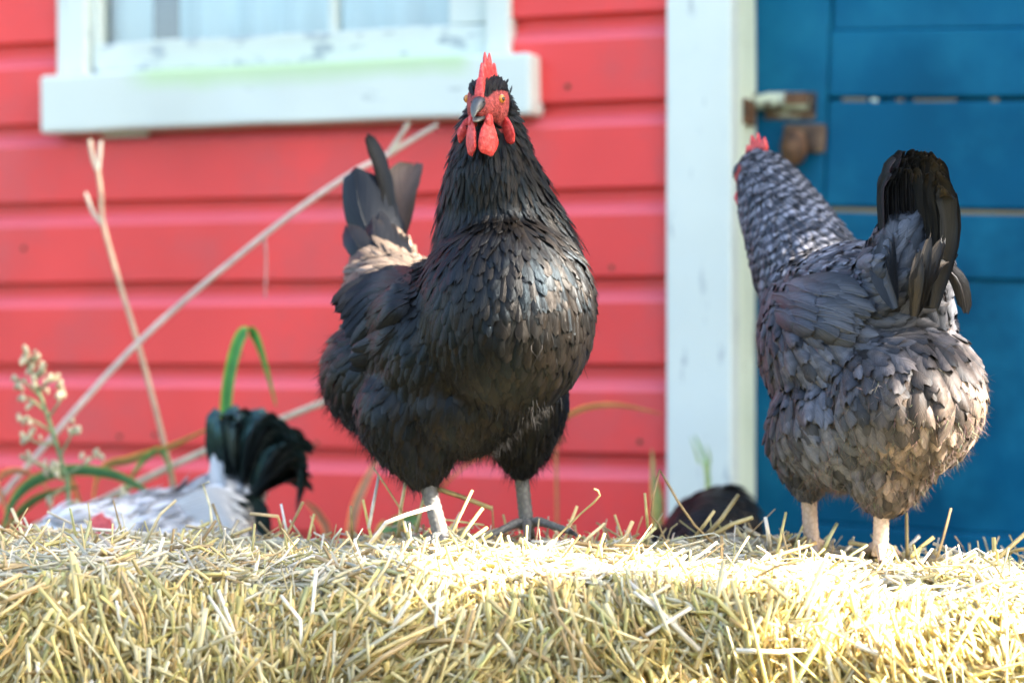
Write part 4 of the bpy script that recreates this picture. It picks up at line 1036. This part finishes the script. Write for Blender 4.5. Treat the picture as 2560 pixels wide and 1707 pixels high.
# raised tail: narrow overlapping feathers, inner shade painted black on one side, sunlit brown on the other
for i in range(60):
    t = i / 59; j = rnd.uniform(-1, 1); e_ = abs(2 * t - 1); dd = 2.352 - .045 * t - .02 * e_ + .004 * j
    tipy = 370 + 58 * rnd.random() ** 1.6 + 14 * t * t + 34 * e_ ** 3; k = rnd.uniform(.5, 1.4)
    col = ((.0045 + .045 * t ** 1.4) * k, (.0042 + .032 * t ** 1.4) * k, (.0045 + .015 * t ** 1.4) * k, 0)
    tf(hen2, O2, [at(2240 + 95 * t, 770, dd), at(2212 + 168 * t + 4 * j, 600, dd - .004), at(2206 + 168 * t + 5 * j, 490, dd - .008), at(2212 + 156 * t + 6 * j, tipy + 24, dd - .012), at(2232 + 128 * t + 8 * j, tipy, dd - .022)], (.35 + .6 * t, -1 + .75 * t, .1 * j), rnd.uniform(.011, .020), col, M['f_grey'], 'point' if rnd.random() < .6 else 'round', camber=.35, rag=.2, K=14)
for i in range(9):
    t = i / 8; j = rnd.uniform(-1, 1)
    tf(hen2, O2, [at(2285, 790, 2.29), at(2292 + 40 * t, 700 - 20 * t, 2.272), at(2300 + 72 * t, 620 + 40 * math.sin(i * 1.7), 2.275)], (1, -.3, -.1), .014, (.055, .042, .028, 0), M['f_grey'], 'point', camber=.4, rag=.2, K=9)
for i in range(10):
    t = i / 9; j = rnd.uniform(-1, 1)
    tf(hen2, O2, [at(2240, 770, 2.30), at(2205 + 20 * t, 690 - 40 * t, 2.31), at(2195 + 30 * t + 8 * j, 640 - 60 * t, 2.32)], (.7, -.6, .2), .020, (.055, .060, .070, 0), M['f_grey'], camber=.4, rag=.08, K=9)
for i in range(8):
    t = i / 7
    tf(hen2, O2, [at(2340 + 10 * t, 640 + 20 * t, 2.31), at(2385 + 12 * t, 690 + 12 * t, 2.30), at(2412 + 6 * math.sin(i * 2), 760 + 25 * t, 2.31)], (.8, -.5, .4), .015, (.05, .044, .042, 0), M['f_grey'], camber=.4, rag=.08, K=8, across=4)
bvh2 = BVHTree.FromPolygons([v.co + O2 for v in body2.vertices], [tuple(p.vertices) for p in body2.polygons])
rows = []
for i in range(8):
    t = i / 7; rows.append(((2000 + 20 * t, 790 + 40 * t), (2165 - 25 * t, 800 + 50 * t + 6 * math.sin(i * 2)), 2, .008))
for i in range(10):
    t = i / 9; rows.append(((1960 + 20 * t, 720 + 90 * t), (2110 + 50 * math.sin(1 + 2 * t) + 28 * math.sin(i * 2.7), 740 + 95 * t + 10 * math.sin(i * 5)), 12, .012))
for i in range(8):
    t = i / 7; rows.append(((1930 + 10 * t, 710 + 90 * t), (2025 + 34 * math.sin(i * 2.2), 730 + 95 * t + 8 * math.sin(i * 4)), 8, .014))
wing(hen2, O2, bvh2, rows, M['f_grey'], (.064, .072, .088), .026, .50)

# ---- white rooster pecking behind the bale
O3 = at(420, 1500, 2.98); O3.z = 0
roo = empty('rooster', O3, label='white rooster with glossy black tail, head lowered behind the straw bale', category='rooster')
zb = lambda x, y, d, r: (x, y, d, r)
prims = [E(430, 1400, 2.98, 230, 165, .12, 0, .12), E(300, 1400, 2.95, 170, 135, .10), C((520, 1290, 3.0, 95), (590, 1225, 3.02, 60)), C((330, 1390, 2.95, 135), (190, 1375, 2.90, 112), (130, 1420, 2.88, 88), (130, 1500, 2.86, 62), (150, 1560, 2.85, 50)),
         C((430, 1480, 2.95, 130), (430, 1640, 2.95, 70), (425, 1760, 2.95, 34)), C((520, 1480, 3.05, 120), (520, 1640, 3.05, 64), (520, 1760, 3.05, 34))]
H3 = at(212, 1372, 2.82); f3 = (.35, -.45, -.75); fr3 = frame(f3, (.55, -.2, .8))
prims += [('c', [(at(140, 1400, 2.86), .03), (H3, .024)]), ('c', [(HL(-6, 0, 2, H3, fr3), .024), (HL(18, 0, -3, H3, fr3), .014)])]
body3 = blob_body(prims, .005, 6)
color_body(body3, lambda co: (.55, .08, .07, 1) if bare(co, H3, fr3) else (.62, .63, .62, 1))
ctrl3 = [(at(120, 1360, 2.85), D(.5, .6, 0), (.032, .013, .16)), (at(200, 1290, 2.88), D(1, -.05, .1), (.034, .013, .16)), (at(330, 1290, 2.92), D(1, .05, .1), (.034, .014, .18)), (at(450, 1260, 2.95), D(1, .1, 0), (.038, .013, .22)),
         (at(540, 1240, 2.96), D(.9, .45, -.2), (.045, .012, .22)), (at(400, 1360, 2.85), D(.9, .5, 0), (.032, .018, .16)), (at(560, 1380, 2.95), D(.5, .8, .1), (.04, .018, .1)), (at(430, 1600, 2.9), D(0, 1, 0), (.03, .02, .1)), (at(240, 1450, 2.85), D(.3, 1, 0), (.035, .02, .08)), (at(430, 1400, 3.1), D(.9, .4, .2), (.05, .02, .08))]
def colw(p, r):
    k = r.uniform(.82, 1.05); q = Vector(p)
    if r.random() < .30: k *= r.uniform(.3, .6)
    if q.x > at(330, 0, 2.95).x and noise.noise(q * 34) > .1: k *= .5
    return (.70 * k, .72 * k, .72 * k, 0)
put('plumage', plumage(body3, ctrl3, colw, 31, 30000, .62, lambda p: not bare(p, H3, fr3), lambda p: 'point', jitter=.28), M['f_white'], roo, O3, kind='stuff')
build_head(roo, O3, H3, f3, (.55, -.2, .8), 1.0, 1.2, .1)
finish_body(body3, roo, O3)
for k, (x, d) in enumerate(((428, 2.95), (520, 3.05))):
    b = at(x + 6, 880, d); b.z = .008
    build_leg(roo, O3, at(x, 1735, d), b, M['leg_tan'], [b + Vector((-.06, .02, 0)), b + Vector((-.065, -.015, 0)), b + Vector((-.03, -.05, 0)), b + Vector((.04, 0, 0))], 1.1)
gcol = lambda: (.008, .012, .011, 0)
for i in range(44):       # tail fan, ragged and curling over to one side
    t = i / 43; j = rnd.uniform(-1, 1); an = R(-16 + 92 * t + 5 * j); L_ = (205 + 25 * math.sin(math.pi * t) - 40 * t * t) * rnd.uniform(.82, 1.06)
    dx, dy = math.sin(an), -math.cos(an); x0, y0 = 588 + 6 * j, 1245; dd = 3.0 + .035 * rnd.uniform(-1, 1)
    tf(roo, O3, [at(x0, y0 + 20, 3.0), at(x0 + L_ * .55 * dx - 12, y0 + L_ * .58 * dy, dd), at(x0 + L_ * .92 * dx, y0 + L_ * .94 * dy, dd), at(x0 + L_ * (dx + .16), y0 + L_ * (dy + .07 + .10 * t), dd)], (.8, -.6, .4 * j), .030, gcol(), M['f_green'], 'point', camber=.3, rag=.15)
for q in range(10):      # long sickles arching over
    t = q / 9; j = rnd.uniform(-1, 1); dd = 2.985 + .02 * j
    tf(roo, O3, [at(600, 1245, 2.98), at(610 + 40 * t, 1130 + 10 * t, dd), at(650 + 50 * t + 5 * j, 1050 + 45 * t + 8 * j, dd), at(715 + 35 * t, 1075 + 50 * t + 8 * j, dd), at(752 + 8 * j, 1150 + 50 * t, dd), at(752 - 10 * t + 6 * j, 1225 + 60 * t, dd)], (.5, -.8, .4), .018, gcol(), M['f_green'], 'point', camber=.3, rag=.15)
for j in range(2):
    tf(roo, O3, [at(560, 1260, 2.97), at(545 + 6 * j, 1200, 2.97), at(532 + 14 * j, 1135 + 10 * j, 2.98)], (1, -.5, .1), .020, (.55, .57, .57, 0), M['f_white'], 'point', camber=.3, rag=.25)
for j in range(12):
    t = j / 11
    tf(roo, O3, [at(440 + 70 * t, 1260 + 60 * t, 2.90), at(530 + 50 * t, 1230 + 90 * t, 2.89), at(600 + 20 * math.sin(j * 2), 1245 + 105 * t, 2.90)], (-.2, -.5, 1), .016, (.66, .68, .68, 0), M['f_white'], 'point', camber=.3, rag=.06, K=8, across=4)
for j in range(8):
    t = j / 7
    tf(roo, O3, [at(585, 1270, 2.96), at(625 + 20 * t, 1250 + 20 * t, 2.96), at(650 + 15 * math.sin(j * 3), 1300 + 60 * t, 2.96)], (.6, -.8, .3), .028, gcol(), M['f_green'], 'round', camber=.3, rag=.1)

# ---- black hen pecking farther back
O4 = at(1740, 1500, 3.05); O4.z = 0
hen4 = empty('hen', O4, label='black hen bent down behind the bale next to the white door casing', category='hen')
prims = [E(1755, 1390, 3.05, 112, 160, .10, 0, .25), C((1690, 1410, 3.03, 98), (1590, 1490, 3.0, 70), (1530, 1580, 2.98, 52), (1520, 1650, 2.98, 40)), C((1800, 1320, 3.07, 100), (1815, 1275, 3.08, 62)),
         C((1710, 1480, 3.02, 120), (1715, 1640, 3.02, 60), (1715, 1760, 3.02, 34)), C((1780, 1480, 3.10, 120), (1780, 1640, 3.10, 60), (1780, 1760, 3.10, 34))]
H4 = at(1505, 1690, 2.98); f4 = (-.5, -.1, -.85); fr4 = frame(f4, (-.8, 0, .6))
prims += [('c', [(HL(-12, 0, 0, H4, fr4), .024), (HL(16, 0, -3, H4, fr4), .014)])]
body4 = blob_body(prims, .005, 6)
color_body(body4, lambda co: (.005, .005, .006, 1))
ctrl4 = [(at(1560, 1450, 2.95), D(.7, -.6, 0), (.04, .011, .06)), (at(1680, 1290, 3.0), D(1, -.3, 0), (.045, .016, .07)), (at(1780, 1240, 3.02), D(1, -.2, 0), (.05, .017, .08)), (at(1860, 1300, 3.05), D(.3, 1, 0), (.04, .017, .12)), (at(1740, 1420, 2.93), D(.8, .5, 0), (.035, .018, .08)), (at(1720, 1600, 2.98), D(0, 1, 0), (.03, .016, .1)), (at(1740, 1400, 3.2), D(.8, .4, 0), (.04, .018, .08))]
put('plumage', plumage(body4, ctrl4, colb, 41, 22000, .62, None, jitter=.1), M['f_black'], hen4, O4, kind='stuff')
build_head(hen4, O4, H4, f4, (-.8, 0, .6), 1.0, 1.0, .1)
finish_body(body4, hen4, O4)
for k, (x, d) in enumerate(((1716, 3.02), (1780, 3.10))):
    b = at(x, 880, d); b.z = .008
    build_leg(hen4, O4, at(x, 1735, d), b, M['leg_slate'], [b + Vector((-.06, .02, 0)), b + Vector((-.065, -.015, 0)), b + Vector((-.03, -.05, 0)), b + Vector((.04, 0, 0))])
for j in range(12):
    t = j / 11
    tf(hen4, O4, [at(1770, 1300, 3.06), at(1800 + 30 * t, 1232 + 16 * t, 3.07), at(1830 + 34 * t, 1222 + 90 * t, 3.08)], (.3, -1, .2), .032, bk(), M['f_black'], 'round', camber=.3, rag=.08, K=8, across=4)

# ------------------------------------------------------------------ plants between the bale and the shed
def plant_part(name, paths, mat, parent, origin, cols, n=7):
    V = []; Fq = []; Cc = []
    for pts, r0, r1, col in paths:
        P = smooth_path(pts, 5); k = len(P); v, f = sweep(P, [r0 + (r1 - r0) * i / (k - 1) for i in range(k)], n); b = len(V)
        V += [tuple(q) for q in v]; Fq += [tuple(i + b for i in q) for q in f]; Cc += [(*[c * rnd.uniform(.95, 1.05) for c in col], 1)] * len(v)
    return link_obj(name, array_mesh(name, V, Fq, Cc, None, origin), mat, parent)
def ground_pt(x, d):
    p = at(x, 880, d); p.z = 0; return p
DRY = (.62, .55, .46); GRN = (.06, .26, .06); OLV = (.24, .23, .09); PALE = (.10, .30, .12)
# long dead stalk leaning across the wall
d0 = 3.17; root = ground_pt(-640, 3.15)
pl = empty('dead_stalk', root, label='long pale dead stalk leaning diagonally up to the window sill', category='plant')
plant_part('stem', [([root, at(-300, 1590, d0), at(0, 1245, d0), at(330, 872, d0), at(650, 597, d0), at(860, 445, d0), at(975, 385, d0 + .02)], .0050, .0036, DRY)], M['plant'], pl, root, None)
plant_part('twig', [([at(970, 388, d0 + .02), at(995, 350, d0 + .02), at(1022, 308, d0 + .02)], .004, .0028, DRY)], M['plant'], pl, root, None)
plant_part('twig', [([at(965, 390, d0 + .02), at(1030, 350, d0 + .03), at(1095, 312, d0 + .03)], .0045, .0028, DRY)], M['plant'], pl, root, None)
plant_part('twig', [([at(660, 590, d0), at(665, 640, d0), at(663, 745, d0)], .0022, .0012, (.5, .30, .26))], M['plant'], pl, root, None)
d0 = 3.22; root = ground_pt(500, d0)
pl = empty('dry_stem', root, label='thin upright dry stem forking at its top beneath the window sill', category='plant')
plant_part('stem', [([root, at(440, 1300, d0), at(415, 1130, d0), at(345, 860, d0), at(298, 705, d0), at(258, 560, d0), at(252, 480, d0), at(243, 420, d0)], .0040, .0030, (.58, .44, .32))], M['plant'], pl, root, None)
plant_part('twig', [([at(243, 425, d0), at(232, 395, d0), at(224, 350, d0)], .0036, .0026, DRY)], M['plant'], pl, root, None)
plant_part('twig', [([at(244, 425, d0), at(248, 395, d0), at(252, 352, d0)], .0036, .0026, DRY)], M['plant'], pl, root, None)
plant_part('twig', [([at(256, 560, d0), at(232, 530, d0), at(214, 482, d0)], .0034, .0022, DRY)], M['plant'], pl, root, None)
d0 = 3.28; root = ground_pt(-300, d0)
pl = empty('fallen_stalk', root, label='low slanting pale stalk passing behind the black rooster tail', category='plant')
plant_part('stem', [([root, at(0, 1400, d0), at(228, 1265, d0), at(505, 1130, d0), at(816, 1002, d0), at(900, 975, d0)], .0058, .0042, DRY)], M['plant'], pl, root, None)

def blade(path, width, col, parent, origin, side=(1, .3, 0), name='leaf', fold=.35, shape='point'):
    P = smooth_path(path, 6); K = len(P); V, Fq, UV, Cc = [], [], [], []; sd = []; nm = []
    for k in range(K):
        t = (P[min(k + 1, K - 1)] - P[max(k - 1, 0)]).normalized(); s = Vector(side); s = (s - t * s.dot(t))
        if s.length < .05: s = t.cross(Vector((0, 1, 0)))
        s.normalize(); sd.append(s); nm.append(t.cross(s).normalized())
    base = 0; na = 5
    for k in range(K):
        t = k / (K - 1); w = width * .5 * (min(1, .55 + 2 * t) if t < .3 else 1) * (1 - max(0, (t - .62) / .38) ** 1.5 * .92)
        for j in range(na):
            q = -1 + j * .5; V.append(tuple(P[k] + sd[k] * q * w - nm[k] * (abs(q) * w * fold)))
            e = 1 + .9 * abs(q) ** 3; Cc.append((col[0] * e * (1 + 1.2 * abs(q) ** 3), col[1] * e, col[2], 1))
    for k in range(K - 1):
        for j in range(4): i = k * na + j; Fq.append((i, i + 1, i + 1 + na, i + na))
    return link_obj(name, array_mesh(name, V, Fq, Cc, None, origin), M['plant'], parent)
def leafy(name, label, root, leaves):
    pl = empty(name, root, label=label, category='plant')
    for path, w, col, sd in leaves: blade([root] + path, w, col, pl, root, sd)
    return pl
d0 = 3.12
leafy('iris_leaf', 'bright green blade folded sharply over above the black rooster tail', ground_pt(555, d0), [([at(560, 1300, d0), at(566, 1060, d0), at(573, 960, d0), at(592, 872, d0), at(612, 832, d0), at(632, 836, d0), at(655, 890, d0), at(690, 1015, d0)], .017, (.05, .26, .055), (1, -.4, 0))])
d0 = 3.05; d1_ = 3.15
leafy('grass_clump', 'clump of arching green and olive grass leaves at the wall beside the rooster', ground_pt(30, 3.1), [
    ([at(5, 1450, d0), at(15, 1320, d0), at(60, 1225, d0), at(160, 1180, d0), at(275, 1187, d0), at(350, 1220, d0), at(412, 1262, d0)], .017, (.07, .24, .10), (.2, -.6, 1)),
    ([at(20, 1500, d0), at(0, 1390, d0), at(-30, 1300, d0)], .016, GRN, (1, 0, .2)),
    ([at(30, 1480, d1_), at(30, 1330, d1_), at(90, 1250, d1_), at(200, 1215, d1_)], .016, (.07, .18, .07), (.2, -.6, 1)),
    ([at(60, 1480, d1_), at(20, 1280, d1_), at(0, 1200, d1_), at(60, 1180, d1_), at(150, 1250, d1_)], .012, (.36, .24, .14), (.2, -.6, 1)),
    ([at(40, 1500, d1_), at(110, 1350, d1_), at(60, 1400, d1_)], .014, GRN, (1, 0, .3))])
leafy('grass_clump', 'olive grass leaves arching up left of the black rooster tail', ground_pt(230, 3.2), [
    ([at(230, 1400, 3.2), at(250, 1190, 3.2), at(330, 1150, 3.2), at(420, 1120, 3.2), at(545, 1060, 3.2)], .014, OLV, (.2, -.6, 1)),
    ([at(260, 1400, 3.2), at(330, 1200, 3.2), at(390, 1130, 3.2), at(415, 1150, 3.2), at(435, 1215, 3.2)], .013, PALE, (.4, -.6, 1)),
    ([at(235, 1400, 3.2), at(200, 1250, 3.2), at(170, 1180, 3.2), at(120, 1165, 3.2)], .012, (.36, .24, .09), (.2, -.6, 1))])
leafy('grass_clump', 'dull brown grass leaves behind the legs of the front black hen', ground_pt(900, 3.25), [
    ([at(880, 1420, 3.25), at(885, 1290, 3.25), at(915, 1205, 3.25), at(955, 1130, 3.25)], .014, (.34, .26, .16), (1, -.3, .2)), ([at(830, 1400, 3.25), at(800, 1290, 3.25), at(760, 1250, 3.25)], .013, (.34, .22, .14), (1, -.3, .3)),
    ([at(960, 1420, 3.25), at(1080, 1250, 3.25), at(1180, 1155, 3.25), at(1260, 1120, 3.25)], .014, (.24, .22, .06), (.6, -.6, .6)), ([at(960, 1400, 3.15), at(1000, 1320, 3.15), at(1050, 1290, 3.15)], .035, (.10, .26, .10), (1, 0, .2))])
leafy('grass_clump', 'thin olive grass leaf curving towards the white door casing', ground_pt(1400, 3.2), [
    ([at(1395, 1300, 3.2), at(1398, 1090, 3.2), at(1440, 1030, 3.2), at(1540, 1013, 3.2), at(1655, 1035, 3.2)], .009, (.32, .24, .10), (.2, -.5, 1))])
leafy('weed', 'pale weed sprig standing at the corner of the white door casing', ground_pt(1640, 3.2), [
    ([at(1638, 1350, 3.2), at(1634, 1230, 3.2), at(1630, 1120, 3.2)], .009, (.22, .30, .14), (1, 0, 0)), ([at(1645, 1350, 3.2), at(1648, 1260, 3.2), at(1640, 1190, 3.2)], .010, (.14, .30, .12), (1, 0, .1))])
leafy('weed', 'small bright green weed sprig in front of the white door casing', ground_pt(1770, 3.18), [
    ([at(1772, 1300, 3.18), at(1770, 1180, 3.18), at(1752, 1120, 3.18), at(1735, 1085, 3.18)], .005, (.16, .40, .22), (1, 0, 0)), ([at(1768, 1250, 3.18), at(1745, 1150, 3.18), at(1725, 1090, 3.18)], .004, (.20, .42, .26), (1, 0, 0)),
    ([at(1770, 1250, 3.18), at(1775, 1150, 3.18), at(1766, 1110, 3.18)], .004, (.20, .42, .28), (1, 0, 0))])
# seeding weed with knobbly buds
d0 = 3.0; root = ground_pt(175, d0)
pl = empty('seeding_weed', root, label='pale green weed with knobbly seed buds against the red siding', category='plant')
main = [root, at(172, 1290, d0), at(160, 1180, d0), at(135, 1090, d0), at(105, 1000, d0), at(78, 930, d0), at(60, 880, d0)]
plant_part('stem', [(main, .0036, .0018, (.22, .34, .16))], M['plant'], pl, root, None)
br = [((100, 990), (60, 955), (32, 950)), ((115, 1030), (80, 1000), (52, 990)), ((85, 950), (110, 920), (100, 930)), ((95, 975), (130, 950), (148, 945)), ((130, 1080), (80, 1050), (48, 1045)), ((120, 1045), (150, 1000), (152, 975)), ((140, 1110), (90, 1105), (60, 1085)), ((150, 1140), (180, 1085), (190, 1068)),
      ((160, 1180), (110, 1165), (48, 1140)), ((160, 1190), (210, 1160), (248, 1130)), ((155, 1150), (130, 1180), (112, 1160)), ((165, 1200), (140, 1190), (135, 1160)), ((70, 905), (90, 890), (88, 905)), ((168, 1230), (180, 1260), (188, 1270)), ((165, 1215), (130, 1240), (118, 1265)), ((172, 1300), (300, 1250), (318, 1230))]
plant_part('twig', [([at(*a, d0), at(*b, d0 - .01), at(*c, d0 + .01)], .0018, .0012, (.30, .36, .18)) for a, b, c in br], M['plant'], pl, root, None)
bm = bmesh.new(); bmesh.ops.create_icosphere(bm, subdivisions=2, radius=1)
for v in bm.verts: v.co = Vector((v.co.x * .0034, v.co.y * .0034, v.co.z * .0060)) * (1 + .2 * noise.noise(v.co * 2))
bud = bm_mesh('bud', bm); bud.materials.append(M['plant']); bud.polygons.foreach_set('use_smooth', np.ones(len(bud.polygons), dtype=bool))
ca = bud.color_attributes.new('col', 'FLOAT_COLOR', 'POINT'); ca.data.foreach_set('color', np.tile(np.array([.60, .55, .36, 1], dtype=np.float32), len(bud.vertices)))
def add_bud(p):
    o = bpy.data.objects.new('bud', bud); COL.objects.link(o); o.parent = pl; o.location = p - root; o.rotation_euler = (rnd.uniform(-.6, .6), rnd.uniform(-.6, .6), 0); o.scale = (rnd.uniform(.6, 1.1),) * 3
for a, b, c in br:
    for k in range(6):
        t = .15 + .16 * k; p = at(*b, d0 - .01).lerp(at(*c, d0 + .01), min(1, t)) + Vector((rnd.gauss(0, .0035), rnd.gauss(0, .0035), rnd.gauss(0, .004))); add_bud(p)
for k in range(14):
    t = k / 13; p = at(60, 880, d0).lerp(at(100, 985, d0), t) + Vector((rnd.gauss(0, .005), rnd.gauss(0, .005), .004)); add_bud(p)

for o in bpy.data.objects:
    k_ = {'hen': 'chickens around the straw bale', 'rooster': 'chickens around the straw bale', 'grass_clump': 'grass clumps along the shed wall', 'weed': 'weed sprigs by the door casing', 'curtain': 'curtains in the shed window'}.get(o.name.split('.')[0])
    if k_ and o.parent is None: o['group'] = k_
